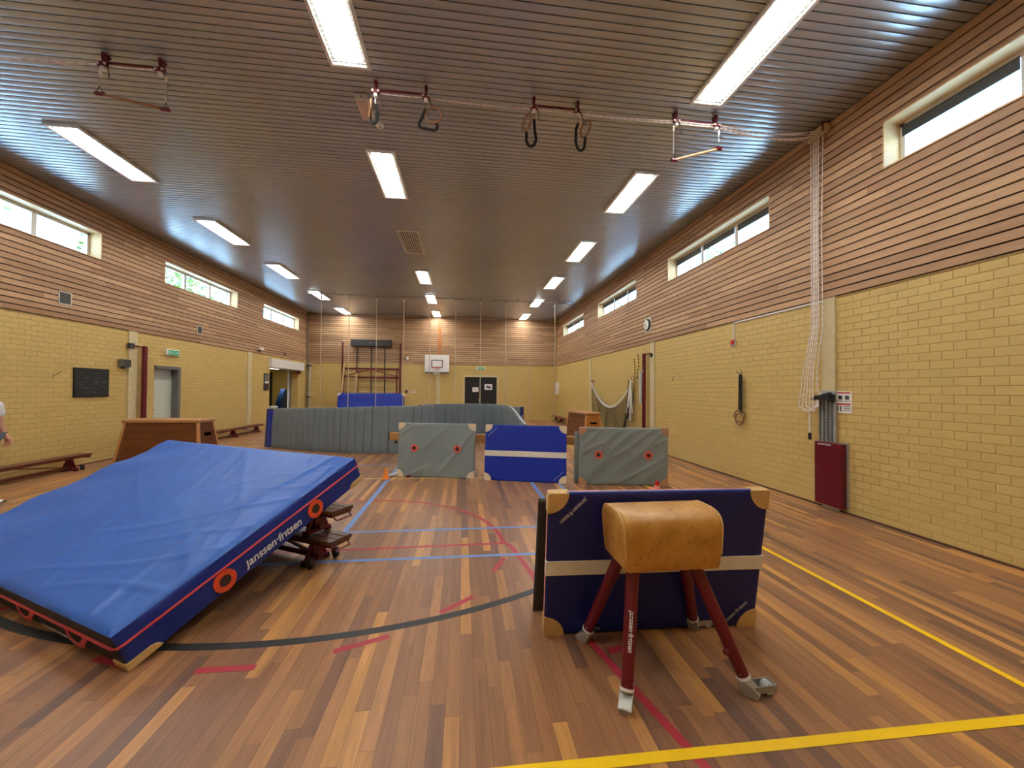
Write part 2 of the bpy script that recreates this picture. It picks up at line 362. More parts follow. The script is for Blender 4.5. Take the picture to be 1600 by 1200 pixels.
# ------------------------------------------------------------------ floor and court lines
fl = struct(MB().box((XL - 0.3, YF - 0.3, -0.1), (XR + 0.3, YB + 0.3, 0)).build('floor', M['floor']))
def line_strip(mb, pts, w, z=0.0012):
    P = [Vector((p[0], p[1], 0)) for p in pts]; n = len(P); L = []
    for i in range(n):
        d = (P[min(i + 1, n - 1)] - P[max(i - 1, 0)]).normalized(); nn = Vector((-d.y, d.x, 0)) * w / 2
        L += [P[i] + nn + Vector((0, 0, z)), P[i] - nn + Vector((0, 0, z))]
    mb.add(L, [(2 * i, 2 * i + 1, 2 * i + 3, 2 * i + 2) for i in range(n - 1)])
def arc(cx, cy, r, a0, a1, n=48): return [(cx + r * math.cos(math.radians(a0 + (a1 - a0) * k / n)), cy + r * math.sin(math.radians(a0 + (a1 - a0) * k / n))) for k in range(n + 1)]
b = MB(); line_strip(b, arc(-1.30, 6.84, 4.12, 188, 352, 80), 0.07, 0.0010); b.build('black_court_line', M['l_blk'], fl)
b = MB(); line_strip(b, arc(-1.34, 4.2, 1.79, 0, 180), 0.05, 0.0014); line_strip(b, [(-3.13, 4.2), (0.45, 4.2)], 0.05, 0.0013)
line_strip(b, [(0.45, 4.25), (0.53, 4.09), (0.65, 3.34), (0.86, 2.45), (1.07, 1.63), (1.26, 0.8)], 0.05, 0.0015); line_strip(b, [(-3.13, 4.25), (-3.2, 4.09), (-3.9, 0.8)], 0.05, 0.0015)
for p_, q_ in (((-1.53, 2.51), (-1.20, 2.50)), ((-.79, 2.59), (-.47, 2.71)), ((-.15, 2.95), (.10, 3.15)), ((.29, 3.55), (.42, 3.84)), ((-2.2, 2.69), (-1.9, 2.58)), ((-2.75, 3.16), (-2.52, 2.95))):
    line_strip(b, [p_, q_], 0.048, 0.0016)
line_strip(b, [(0.93, 2.40), (1.04, 2.42)], 0.06, 0.0016)
b.build('red_court_line', M['l_red'], fl)
b = MB(); line_strip(b, [(-1.335, 4.69), (-1.335, 20.5)], 0.065, 0.0018); line_strip(b, [(1.235, 4.66), (1.235, 20.5)], 0.06, 0.0018); line_strip(b, [(1.70, 5.0), (1.70, 7.6)], 0.05, 0.0018)
line_strip(b, [(-2.6, 4.72), (3.15, 4.63)], 0.05, 0.0020); line_strip(b, [(-3.2, 3.96), (3.15, 3.86)], 0.05, 0.0020); line_strip(b, [(-7.0, 9.0), (3.15, 8.6)], 0.05, 0.0020)
b.build('blue_court_line', M['l_blu'], fl)
b = MB(); line_strip(b, [(-5.0, 1.765), (3.19, 1.655)], 0.055, 0.0022); line_strip(b, [(3.165, 1.68), (3.165, 19.0)], 0.05, 0.0023); b.build('yellow_court_line', M['l_yel'], fl)
b = MB(); line_strip(b, [(-6.6, 7.72), (3.1, 7.2)], 0.035, 0.0021); line_strip(b, [(-6.6, 11.9), (4.6, 11.3)], 0.05, 0.0021); b.build('pale_court_line', M['l_pale'], fl)

# ------------------------------------------------------------------ walls
WIN_L = [(1.02, 4.42), (6.22, 9.62), (11.45, 14.85), (16.65, 20.05)]; WIN_R = [(0.82, 4.22), (6.03, 9.38), (11.19, 14.60), (16.38, 19.84)]
WZ0, WZ1 = 4.435, 5.03; DEP = 0.30
def cut(lo, hi, holes):
    out = []; c = lo
    for a, z in sorted(holes):
        if a > c: out.append((c, a))
        c = max(c, z)
    if c < hi: out.append((c, hi))
    return out
def side_wall(name, X, sgn, wins, doors):
    """brick panel below, batten cladding above; sgn is the direction of the outside"""
    b = MB(); y0, y1 = YF, YB
    bx = lambda lo_y, hi_y, z0, z1, xi=0.0, xo=0.30: b.box((min(X + sgn * xi, X + sgn * xo), lo_y, z0), (max(X + sgn * xi, X + sgn * xo), hi_y, z1))
    zt = max([d[2] for d in doors], default=0)
    for a, z in cut(y0, y1, [(d[0], d[1]) for d in doors]): bx(a, z, 0, HB)
    for d in doors: bx(d[0], d[1], d[2], HB)
    for a, z in cut(y0, y1, wins): bx(a, z, HB, HC + 0.05, 0.06)
    for a, z in wins: bx(a, z, HB, WZ0, 0.06); bx(a, z, WZ1, HC + 0.05, 0.06)
    w = struct(b.build(name, M['brick_y']))
    g = MB()
    for a, z in cut(y0, y1, wins): g.box((min(X + sgn * .04, X + sgn * 0.06), a, HB + 0.0), (max(X + sgn * .04, X + sgn * 0.06), z, HC))
    for a, z in wins:
        for q0, q1 in ((HB + 0.01, WZ0), (WZ1, HC)): g.box((min(X + sgn * .04, X + sgn * 0.06), a, q0), (max(X + sgn * .04, X + sgn * 0.06), z, q1))
    g.build('cladding_backing', M['gapdark'], w)
    c = MB(); xi, xo = X - sgn * 0.028, X + sgn * 0.001
    lo, hi = min(xi, xo), max(xi, xo)
    for k in range(23):
        z0 = HB + k * 0.1097 + 0.010; z1 = z0 + 0.0905
        if z1 <= WZ0 or z0 >= WZ1: c.box((lo, y0, z0), (hi, y1, z1)); continue
        for a, z in cut(y0, y1, wins): c.box((lo, a, z0), (hi, z, z1))
        for a, z in wins:
            if z0 < WZ0: c.box((lo, a, z0), (hi, z, WZ0))
            if z1 > WZ1: c.box((lo, a, WZ1), (hi, z, z1))
    c.build('batten_cladding', M['batten_y'], w)
    return w
OPEN = (17.30, 20.12, 2.50); DOOR = (11.2, 12.17, 2.22)
wl = side_wall('wall_left', XL, -1, WIN_L, [DOOR, OPEN])
wr = side_wall('wall_right', XR, 1, WIN_R, [])
def end_wall(name, Y, sgn, doors):
    b = MB()
    for a, z in cut(XL - .3, XR + .3, [(d[0], d[1]) for d in doors]): b.box((a, min(Y, Y + sgn * 0.3), 0), (z, max(Y, Y + sgn * 0.3), HB))
    for d in doors: b.box((d[0], min(Y, Y + sgn * 0.3), d[2]), (d[1], max(Y, Y + sgn * 0.3), HB))
    b.box((XL - .3, min(Y + sgn * .06, Y + sgn * 0.3), HB), (XR + .3, max(Y + sgn * .06, Y + sgn * 0.3), HC + 0.05))
    w = struct(b.build(name, M['brick_x']))
    MB().box((XL, min(Y + sgn * .04, Y + sgn * 0.06), HB), (XR, max(Y + sgn * .04, Y + sgn * 0.06), HC)).build('cladding_backing', M['gapdark'], w)
    c = MB()
    for k in range(23):
        z0 = HB + k * 0.1097 + 0.010; c.box((XL, min(Y - sgn * 0.028, Y), z0), (XR, max(Y - sgn * 0.028, Y), z0 + 0.0905))
    c.build('batten_cladding', M['batten_x'], w); return w
BD = (0.02, 1.93, 2.44)
wb = end_wall('wall_back', YB, 1, [BD]); wf = end_wall('wall_front', YF, -1, [])
b = MB()
n = int((YB - YF) / 0.098) + 1
for k in range(n):
    y = YF + k * 0.098; w_ = min(0.0845, YB - y)
    if w_ < .01: continue
    pr = [(y, HC + .02), (y, HC + .0035)] + [(y + w_ * f, HC + .0035 * (2 * f - 1) ** 2) for f in (.2, .4, .6, .8)] + [(y + w_, HC + .0035), (y + w_, HC + .02)]
    m_ = len(pr); b.add([(XL, q[0], q[1]) for q in pr] + [(XR, q[0], q[1]) for q in pr], [(j, j + 1, m_ + j + 1, m_ + j) for j in range(m_ - 1)])
ce = struct(b.build('ceiling', M['ceil'], smooth=True))
MB().box((XL - 0.3, YF - 0.3, HC + 0.05), (XR + 0.3, YB + 0.3, HC + 0.2)).build('ceiling_void_panel', M['gapdark'], ce)
for nm, a, z in (('baseboard_left', (XL, YF, 0), (XL + 0.018, DOOR[0] - 0.02, 0.022)), ('dirt_line_right', (XR - 0.018, YF, 0), (XR, YB, 0.022)), ('baseboard_back', (XL + .02, YB - 0.018, 0), (BD[0] - .02, YB, 0.05))):
    struct(MB().box(a, z).build(nm, M['mahogtop']))  # right strip is the dark dirt line at the floor, no baseboard there
def post(name, X, y0, y1, sgn):
    a, z = sorted((X, X + sgn * 0.035)); return struct(MB().box((a, y0, 0.0), (z, y1, HB)).build(name, M['cream'], bevel=0.004))
post('trim_1', XL, 10.38, 10.62, 1); post('trim_2', XL, 15.58, 15.86, 1); post('trim_3', XR, 4.86, 5.06, -1); post('trim_4', XR, 10.08, 10.32, -1); post('trim_5', XR, 15.36, 15.6, -1)
struct(MB().box((-1.41, YB - 0.04, 0), (-1.19, YB, HB)).build('trim_6', M['cream'], bevel=0.004))
struct(MB().box((-1.33, YB - 0.045, HB), (-1.15, YB - 0.029, HC)).build('trim_7', wood_grain('orange_brown_strip', S(160, 96, 46), S(178, 114, 60), 0.45, 'z')))

# ------------------------------------------------------------------ windows
def window(idx, X, sgn, y0, y1, blind):
    w = sempty('window_%d' % idx, (X, (y0 + y1) / 2, WZ0)); L = y1 - y0; H = WZ1 - WZ0; h = L / 2
    F = lambda x0, x1: sorted((sgn * x0, sgn * x1))
    b = MB(); x0, x1 = F(-0.03, 0.26)
    b.box((x0, -h, H - 0.018), (x1, h, H)); b.box((x0, -h, 0), (x1, h, 0.018)); b.box((x0, -h, 0), (x1, -h + 0.018, H)); b.box((x0, h - 0.018, 0), (x1, h, H))
    b.build('reveal_lining', M['pine'], w)
    b = MB(); x0, x1 = F(0.20, 0.265); t = 0.055
    b.box((x0, -h + .018, .018), (x1, h - .018, .018 + t)); b.box((x0, -h + .018, H - .018 - t), (x1, h - .018, H - .018)); b.box((x0, -h + .018, .018), (x1, -h + .018 + t, H - .018)); b.box((x0, h - .018 - t, .018), (x1, h - .018, H - .018))
    b.build('frame', M['white'], w, bevel=0.004)
    for k in (1, 2):
        yc = -h + L * k / 3; MB().box((x0, yc - 0.045, .018 + t), (x1, yc + 0.045, H - .018 - t)).build('mullion', M['white'], w, bevel=0.004)
    g0, g1 = F(0.232, 0.238)
    for k in range(3):
        MB().box((g0, -h + L * k / 3 + .04, 0.06), (g1, -h + L * (k + 1) / 3 - .04, H - 0.06)).build('pane', M['glass'], w)
    if blind:
        for k in range(3):
            b0, b1 = F(0.19, 0.2); MB().box((b0, -h + L * k / 3 + .05, H - 0.19), (b1, -h + L * (k + 1) / 3 - .05, H - 0.06)).build('roller_blind', M['dkgrey'], w)
    return w
for i, (a, z) in enumerate(WIN_L[1:]): window(i + 1, XL, -1, a, z, False)
for i, (a, z) in enumerate(WIN_R): window(i + 4, XR, 1, a, z, True)
a, z = WIN_L[0]; window(8, XL, -1, a, z, False)  # unseen near window, added so the foreground is lit

# ------------------------------------------------------------------ outside: unseen blue-tinted ground and trees
og = MB(); og.box((XL - 60, YF - 40, -0.6), (XL - 4.2, YB + 60, -0.3)); og.box((XR + 0.4, YF - 40, -0.6), (XR + 60, YB + 60, -0.3))
struct(og.build('ground_outside', M['ground']))
def tree(x, y, h, rad, seed, m, label, dens):
    rnd = random.Random(seed); t = thing('tree', label, 'tree', (x, y, -0.3), None, 'trees outside the windows')
    b = MB(); b.tube([(0, 0, 0), (0.1, 0.05, h * 0.4), (0.05, -0.1, h * 0.75), (0.1, 0, h)], [0.16, 0.13, 0.08, 0.03], 8)
    for k in range(16):
        a = rnd.uniform(0, 2 * PI); z0 = h * rnd.uniform(0.3, 0.8); l = rad * rnd.uniform(0.6, 1.0)
        p1 = Vector((math.cos(a) * l * .5, math.sin(a) * l * .5, z0 + l * .3)); p2 = Vector((math.cos(a + .3) * l, math.sin(a + .3) * l, z0 + l * rnd.uniform(.4, .9)))
        b.tube([(0.05, 0, z0), p1, p2], [0.05, 0.03, 0.012], 5)
    b.build('trunk', M['bark'], t, smooth=True)
    b = MB()
    for k in range(dens):
        a = rnd.uniform(0, 2 * PI); rr = rad * math.sqrt(rnd.random()); z = h * 0.28 + rnd.random() * h * 0.8
        rr *= 1.0 - 0.55 * abs(z / h - 0.6); c = Vector((rr * math.cos(a), rr * math.sin(a), z)); s_ = rnd.uniform(0.07, 0.15)
        q = Matrix.Rotation(rnd.uniform(0, 2 * PI), 3, 'Z') @ Matrix.Rotation(rnd.uniform(-1, 1), 3, 'X')
        b.add([c + q @ Vector(v) * s_ for v in ((-1, 0, 0), (0, -.5, .12), (1, 0, 0), (0, .5, .12))], [(0, 1, 2, 3)])
    b.build('foliage', m, t, fix=False); return t
tree(-17.5, 15.0, 8.5, 2.6, 1, M['leafb'], 'sparse pale tree seen through the nearest window of the left wall', 1100)
tree(-15.0, 20.5, 8.5, 2.8, 2, M['leafa'], 'bright green tree seen through the middle window of the left wall', 3800)
tree(-17.0, 26.5, 9.0, 3.2, 3, M['leafa'], 'dense green tree seen through the left wall window nearest the back wall', 3800)
tree(14.0, 19.0, 8.6, 2.6, 4, M['leafa'], 'yellow-green tree seen through the long right wall window above the hanging rings', 3200)
tree(13.0, 30.5, 8.6, 3.0, 5, M['leafb'], 'pale green tree seen through the right wall window above the clock', 2600)
tree(12.0, 40.0, 9.0, 3.0, 6, M['leafa'], 'green tree seen through the right wall window nearest the back wall', 3000)

# ------------------------------------------------------------------ ceiling lights, vent, detectors
def ceiling_light_parts(t):
    w, l = 0.235, 0.79
    b = MB()
    for lo, hi in (((-w, -l, -0.034), (-w + .035, l, 0)), ((w - .035, -l, -0.034), (w, l, 0)), ((-w + .035, -l, -0.034), (w - .035, -l + .035, 0)), ((-w + .035, l - .035, -0.034), (w - .035, l, 0))): b.box(lo, hi)
    b.build('frame', M['white'], t, bevel=0.003)
    MB().box((-w + .085, -l + .085, -0.012), (w - .085, l - .085, -0.004)).build('diffuser', M['lamp'], t)
    b = MB()
    b.box((-w + .035, -l + .035, -0.003), (w - .035, l - .035, -0.001)); b.build('reflector', M['midgrey'], t)
    b = MB(); q = 0.0022
    for k in range(7): x = -w + .04 + (2 * w - .08) * k / 6; b.box((x - q, -l + .03, -0.031), (x + q, l - .03, -0.027))
    for k in range(27): y = -l + .04 + (2 * l - .08) * k / 26; b.box((-w + .03, y - q, -0.031), (w - .03, y + q, -0.027))
    b.build('wire_guard', M['white'], t)
XS = {'left': -5.93, 'middle': -1.365, 'right': 3.21}; YS = [0.81, 4.05, 7.28, 10.52, 13.73, 17.02, 20.27]
first = None
for rn, x in XS.items():
    k = 0
    for j, y in enumerate(YS):
        if rn == 'middle' and j == 3: continue
        if j == 0: lab = 'added caged ceiling light of the %s row, unseen above the camera' % rn  # unseen near row, added to brighten the foreground
        elif rn == 'left' and j == 1: lab = 'added caged ceiling light of the left row, unseen beside the near trapeze'  # unseen light of the left row, added for the lighting
        else: lab = 'lit white caged ceiling light, %s in the %s row' % (ORD[k], rn); k += 1
        if first is None:
            first = thing('ceiling_light', lab, 'ceiling light', (x, y, HC), None, 'recessed ceiling lights'); ceiling_light_parts(first)
        else: dup(first, lab, None, T(x, y, HC))
v = thing('air_vent', 'grey slatted air vent grille flush in the ceiling between two middle lights', 'vent', (-1.375, 10.52, HC))
b = MB()
for lo, hi in (((-.27, -.79, -.02), (-.235, .79, 0)), ((.235, -.79, -.02), (.27, .79, 0)), ((-.235, -.79, -.02), (.235, -.755, 0)), ((-.235, .755, -.02), (.235, .79, 0))): b.box(lo, hi)
b.build('frame', M['offwhite'], v)
b = MB()
for k in range(9): x = -.21 + .42 * k / 8; b.box((x - .014, -.755, -.016), (x + .014, .755, -.006))
b.build('louvre', M['offwhite'], v); MB().box((-.235, -.755, -.004), (.235, .755, -.001)).build('duct_backing', M['dkgrey'], v)
t = thing('emergency_light', 'white box-shaped emergency light on the ceiling left of the middle rings', 'emergency light', (-1.36, 5.47, HC))
b = MB(); b.prism([(-.085, 0), (-.085, -.05), (-.05, -.085), (.05, -.085), (.085, -.05), (.085, 0)], -.2, .2); b.build('housing', M['offwhite'], t, bevel=.006)
MB().box((-.06, -.17, -.089), (.06, .17, -.084)).build('lens', plain('frosted_lens', S(214, 190, 176), .3), t)
MB().cyl((0, -.2, -.045), (0, -.206, -.045), .008).build('status_lamp', M['dkgrey'], t)
def detector(x, y, r, lab):
    t = thing('ceiling_detector', lab, 'detector', (x, y, HC)); MB().lathe([(r, 0), (r, -.02), (r * .85, -.035), (r * .5, -.045)]).build('housing', M['white'], t, smooth=True)
    MB().lathe([(r * .45, -.044), (r * .42, -.06), (r * .2, -.07)], seg=14).build('sensor_dome', M['offwhite'], t, smooth=True)
detector(-1.24, 5.87, .06, 'small white round detector on the ceiling beside the middle rings'); detector(-1.36, 15.4, .07, 'small white round detector on the ceiling near the climbing rope rail')

# ------------------------------------------------------------------ ring and trapeze units
def twisted(path, r=0.011): return lambda i, k: 1 if (i + k) % 4 == 0 else 0
def resample(path, step):
    P = [Vector(p) for p in path]; out = [P[0]]
    for a, c in zip(P, P[1:]):
        n = max(1, int((c - a).length / step)); out += [a.lerp(c, (k + 1) / n) for k in range(n)]
    return out
def rope_obj(name, path, r, label, group, mats=None, step=0.02):
    b = MB(); b.tube(resample(path, step), r, 6, mif=lambda i, k: 1 if (i + k) % 6 == 0 else 0)
    return tag(b.build(name, mats or [M['ropew'], M['roper']], smooth=True), label, 'rope', group)
RY0, RZ0 = 5.03, 5.39
UN = [(-4.17, -3.57), (-1.12, -0.50), (0.90, 1.50), (2.90, 3.50)]
UL = ['left trapeze near the left wall', 'left pair of rings beside the emergency light', 'right pair of rings in the middle of the ceiling', 'right trapeze near the right wall']
for (xa, xb), ul in zip(UN, UL):
    t = thing('ring_pulley', 'dark red pulley frame carrying the ' + ul, 'pulley frame', ((xa + xb) / 2, RY0, HC), None, 'ceiling pulley frames')
    h = (xb - xa) / 2
    for sx in (-h, h):
        b = MB(); b.prism([(sx - .02, 0), (sx + .02, 0), (sx + .012, -.1), (sx - .012, -.1)], -.01, .06); b.bar((sx, .09, 0), (sx, .01, -.11), .03, .012); b.build('bracket', M['oxred'], t, bevel=.003)
        b = MB(); b.box((sx - .05, -.022, -.165), (sx + .05, .022, -.115)); hd = b.build('pulley_block', M['oxred'], t, bevel=.004)
        for q in (-.035, .035): MB().cyl((sx + q, -.03, -.14), (sx + q, .03, -.14), .015, seg=12).build('pulley_wheel', M['offwhite'], hd)
        MB().box((sx - .022, -.02, -.205), (sx + .022, .02, -.165)).build('guide_sleeve', M['white'], t, bevel=.006)
        b = MB(); b.tube([(sx + .05, 0, -.16), (sx + .062, 0, -.22), (sx + .065, 0, -.28), (sx + .09, 0, -.31), (sx + .12, 0, -.30)], .005, 6); b.build('side_hook', M['dkgrey'], t, smooth=True)
    MB().tube([(-h, .03, -.095), (h, .03, -.095)], .013, 10).build('cross_bar', M['oxred'], t, smooth=True)
def strap_piece(b, path, w, th=.004, side=None):
    P = [Vector(p) for p in path]
    for a, c in zip(P, P[1:]): b.bar(a, c, w, th, side or (0, 1, 0))
def chain(b, p0, p1, n=5):
    p0, p1 = Vector(p0), Vector(p1)
    for k in range(n):
        a = p0.lerp(p1, (k - .15) / n); c = p0.lerp(p1, (k + 1.15) / n); d = (c - a); sd = Vector((1, 0, 0)) if k % 2 else Vector((0, 1, 0))
        b.tube([a + sd * .006, c + sd * .006, c - sd * .006, a - sd * .006], .003, 5, closed=True)
def trapeze(xa, za, xb, zb, label, wood):
    t = thing('trapeze', label, 'trapeze', ((xa + xb) / 2, RY0, (za + zb) / 2)); h = (xb - xa) / 2; dz = (zb - za) / 2; top = RZ0 - .07 - (za + zb) / 2
    MB().tube([(-h + .03, 0, -dz * .9), (h - .03, 0, dz * .9)], .016, 12).build('bar', wood, t, smooth=True)
    for sx, z in ((-h, -dz), (h, dz)):
        MB().cyl((sx - .035 * (1 if sx < 0 else -1), 0, z), (sx + .05 * (1 if sx < 0 else -1), 0, z), .024).build('end_cap', M['oxred'], t, smooth=True)
        b = MB(); chain(b, (sx, 0, z + .09), (sx, 0, top - .06), 6); b.build('chain', M['steel'], t)
        b = MB(); b.tube([(sx - .03, 0, z + .01), (sx, 0, z + .09), (sx + .03, 0, z + .01)], .005, 6); b.build('stirrup', M['dkgrey'], t)
        MB().tube([(sx, 0, top), (sx, 0, top - .07)], .013, 8).build('rope_end', M['ropew'], t)
trapeze(-4.20, 5.04, -3.50, 4.92, 'dark wooden trapeze bar hanging tilted from the left pulley frame', wood_grain('dark_bar_wood', S(120, 72, 44), S(146, 92, 58), .5, 'x'))
trapeze(2.86, 4.84, 3.54, 5.06, 'pale wooden trapeze bar hanging tilted from the pulley frame near the right wall', wood_grain('light_bar_wood', S(206, 160, 108), S(222, 178, 126), .5, 'x'))
def ring(x, off, yaw, label, strap):
    t = thing('gymnastics_ring', label, 'ring', (x, RY0 - .01, RZ0 - .07), None, 'gymnastic rings on the ceiling')
    b = MB(); chain(b, (0, 0, 0), (0, 0, -.1), 4); b.build('swivel_chain', M['chrome'], t)
    ax = Vector((math.sin(yaw), math.cos(yaw), 0)); cc = Vector((off, 0, -.17))
    b = MB(); b.torus(cc, .10, .0135, ax, 32, 10); b.build('hoop', wood_grain('ring_wood', S(120, 88, 62), S(150, 112, 82), .5, 'x'), t, smooth=True)
    b = MB(); b.tube([(off * .35, 0, .02), (off * .7, 0, -.03), cc + Vector((0, 0, .10))], .004, 5); b.build('hanger_hook', M['dkgrey'], t)
    b = MB(); strap_piece(b, strap, .036, .005); b.build('webbing_strap', M['blackfab'], t)
ring(-1.12, -.06, 1.25, 'wooden ring with bunched black strap under the emergency light, leftmost ring', [(0, 0, -.1), (.03, 0, -.2), (.02, 0, -.33), (-.03, 0, -.36), (-.06, 0, -.27)])
ring(-.50, .10, .1, 'wooden ring seen face on with a black strap making a triangle, second ring from left', [(0, 0, -.1), (-.04, 0, -.21), (-.085, 0, -.31), (-.06, 0, -.35), (.115, 0, -.37), (.15, 0, -.33), (.13, 0, -.25)])
ring(.90, -.10, 1.15, 'wooden ring seen nearly edge on with a long drooping black strap, third ring from left', [(0, 0, -.1), (.01, 0, -.25), (.03, 0, -.37), (0, 0, -.45), (-.06, 0, -.47), (-.1, 0, -.41), (-.1, 0, -.26)])
ring(1.50, .10, 1.15, 'wooden ring with the lowest hanging black strap, rightmost of the four rings', [(0, 0, -.1), (-.03, 0, -.18), (-.035, 0, -.36), (.0, 0, -.45), (.045, 0, -.47), (.085, 0, -.42), (.1, 0, -.26)])

# pull ropes along the ceiling and down the wall
def sag(p0, p1, s, n=14): p0, p1 = Vector(p0), Vector(p1); return [p0.lerp(p1, k / n) - Vector((0, 0, s * 4 * (k / n) * (1 - k / n))) for k in range(n + 1)]
RW = 5.12
rope_y = [5.17, 5.13, 5.10, 5.07, 5.04, 4.975]
src = [(-1.12, 'left ring'), (-.50, 'second ring'), (.90, 'third ring'), (1.50, 'fourth ring'), (2.90, 'left end of the right trapeze'), (3.50, 'right end of the right trapeze')]
for k, (x, nm) in enumerate(src):
    y = rope_y[k]; pts = [(x, RY0 + .03, RZ0 + .0)]; xs = [u for un in UN for u in un if u > x + .1]
    prev = pts[0]
    for q, xx in enumerate(xs):
        nx = (xx, RY0 + .028 - .011 * k, RZ0 - .002 - .012 * (k % 3) + (.012 if k > 3 else 0)); pts += sag(prev, nx, .012 * (nx[0] - prev[0]), 6)[1:]; prev = nx
    pts += sag(prev, (RW - .06, y, 5.40 + .008 * (k % 3)), .06 + .016 * (k % 4), 12)[1:]
    pts += [(RW, y, 5.37)]
    zc = 1.60; lx = RW - .005 * k
    pts += [(lx, y, 4.0), (lx, y + .008 * math.sin(k), 2.6)]
    d = (.16, .13, .09, .05, .02, .0)[k]; zb = (1.38, 1.36, 1.40, 1.37, 1.42, 1.62)[k]
    pts += [(lx - .02, y + .06 + d * .4, 1.95), (lx - .04, y + d * .9 + .04, zb + .06), (lx - .04, y + d * .6, zb), (lx - .03, y - .02, zb + .03), (RW - .02, 5.01 + .008 * k, zc)]
    rope_obj('pull_rope', pts, .0075, 'white flecked pull rope from %s to the right wall cleat' % nm, 'pull ropes of the ring sets', step=.014)
for k, x in enumerate((-4.17, -3.57)):
    pts = sag((XL + .02, 5.04 + .05 * k, 5.40), (-4.17, RY0 + .02 * k, RZ0), .05, 16)
    if k: pts += sag((-4.17, RY0 + .02, RZ0), (-3.57, RY0, RZ0), .01, 5)[1:]
    rope_obj('pull_rope', pts, .0075, 'flecked pull rope from left wall to the %s end of the left trapeze' % ('left', 'right')[k], 'pull ropes of the ring sets')
t = thing('rope_roller', 'cream roller box guiding the pull ropes at the top of the right wall', 'roller', (5.12, 5.07, 5.44))
MB().box((-.045, -.17, -.055), (.045, .15, .05)).build('housing', M['cream'], t, bevel=.008)
for y in (-.14, .12): MB().box((-.05, y - .012, -.05), (.085, y + .012, .082)).build('bracket', M['oxred'], t)
# cleat, track and red counterweight cover
t = thing('rope_cleat_track', 'perforated steel rope track with black cleat above the dark red cover', 'rope cleat', (XR - .036, 4.97, .95))
MB().box((-.012, -.13, 0), (0, .11, .72)).build('steel_plate', M['steel'], t, bevel=.002)
for y in (-.08, -.02, .04, .10): MB().box((-.03, y - .008, 0), (-.012, y + .008, .66)).build('guide_rail', M['midgrey'], t)
b = MB(); b.box((-.10, -.12, .59), (-.01, .12, .655)); b.box((-.08, -.14, .56), (-.02, -.06, .67)); b.bar((-.06, .18, .60), (-.06, -.10, .68), .06, .04); b.build('cleat', M['black'], t, bevel=.008)
b = MB()
for i in range(2):
    for k in range(14): b.cyl((-.0125, -.05 + .06 * i, .06 + .036 * k), (-.0135, -.05 + .06 * i, .06 + .036 * k), .007, seg=8)
b.build('holes', M['dkgrey'], t)
b = MB(); b.tube([(-.07, .22, .08), (-.07, .22, .42)], .012, 6); b.build('rope_tail', [M['ropew']], t)
MB().cyl((-.07, .22, -.0), (-.07, .22, .1), .022).build('rope_grip', M['black'], t)
t = thing('counterweight_cover', 'dark red metal cover box low on the right wall below the ropes', 'cover box', (XR, 4.915, .06))
MB().box((-.10, -.205, 0), (-.02, .205, .88)).build('cover', M['oxred'], t, bevel=.006)
MB().box((-.02, -.225, .0), (-.0, .222, .89)).build('back_plate', M['steel'], t, bevel=.003)
for z in (.1, .35, .6, .8): MB().cyl((-.085, -.205, z), (-.085, -.209, z), .006, seg=8).build('screw', M['chrome'], t)
MB().box((-.03, -.1, -.06), (-.003, .06, .0)).build('base_plate', M['cream'], t)
lettering(LOGO, .20, M['print'], t, T(-.1015, .05, .852) @ RZ(-PI / 2) @ RX(PI / 2))

# ------------------------------------------------------------------ climbing ropes
RYC = 16.35
t = thing('rope_rail', 'long steel climbing rope rail hung across under the ceiling', 'rail', (0, RYC, 5.42))
MB().tube([(-6.15, 0, 0), (4.02, 0, -.02)], .022, 10).build('rail', M['steel'], t, smooth=True)
for x in (-6.1, -5.1, -4.0, -2.9, -1.8, -.8, .3, 1.3, 2.3, 3.3, 4.0): MB().box((x - .012, -.012, .0), (x + .012, .012, .104)).build('hanger', M['midgrey'], t)
b = MB(); b.tube([(4.0, 0, -.02), (4.35, .02, -.02), (4.7, .3, -.03), (4.95, .8, -.05)], .02, 8); b.tube([(4.0, -.25, .02), (4.5, -.2, .02), (4.9, .15, .01), (5.15, .7, 0)], .014, 8); b.build('end_bend', M['midgrey'], t, smooth=True)
XR10 = [-5.62, -4.56, -3.49, -2.42, -1.37, -.32, .72, 1.77, 2.80, 3.90]
nth = ['first', 'second', 'third', 'fourth', 'fifth', 'sixth', 'seventh', 'eighth', 'ninth', 'tenth']
cr = None
for k, x in enumerate(XR10):
    lab = 'pale climbing rope hanging from the ceiling rail, %s from the left' % nth[k] if k < 9 else 'thicker pale climbing rope hanging from the rail beside the right wall'
    if cr is None:
        cr = thing('climbing_rope', lab, 'climbing rope', (x, RYC, 5.4), None, 'climbing ropes')
        b = MB(); b.tube([(0, 0, -.16), (.004, 0, -2), (0, .004, -3.6), (0, 0, -5.1)], .016, 8); b.build('rope', M['rope'], cr, smooth=True)
        MB().box((-.03, -.03, -.18), (.03, .03, -.08)).build('clamp', M['white'], cr, bevel=.006)
        MB().box((-.012, -.03, -.09), (.012, .03, .05)).build('trolley', M['midgrey'], cr)
        MB().cyl((0, 0, -5.13), (0, 0, -5.0), .024).build('end_sleeve', M['rope'], cr)
    else:
        o = dup(cr, lab, None, T(x, RYC, 5.4))
        if k == 9:
            for c in list(kids(o)):
                if c.name.startswith('rope'): c.scale = (1.4, 1.4, 1)

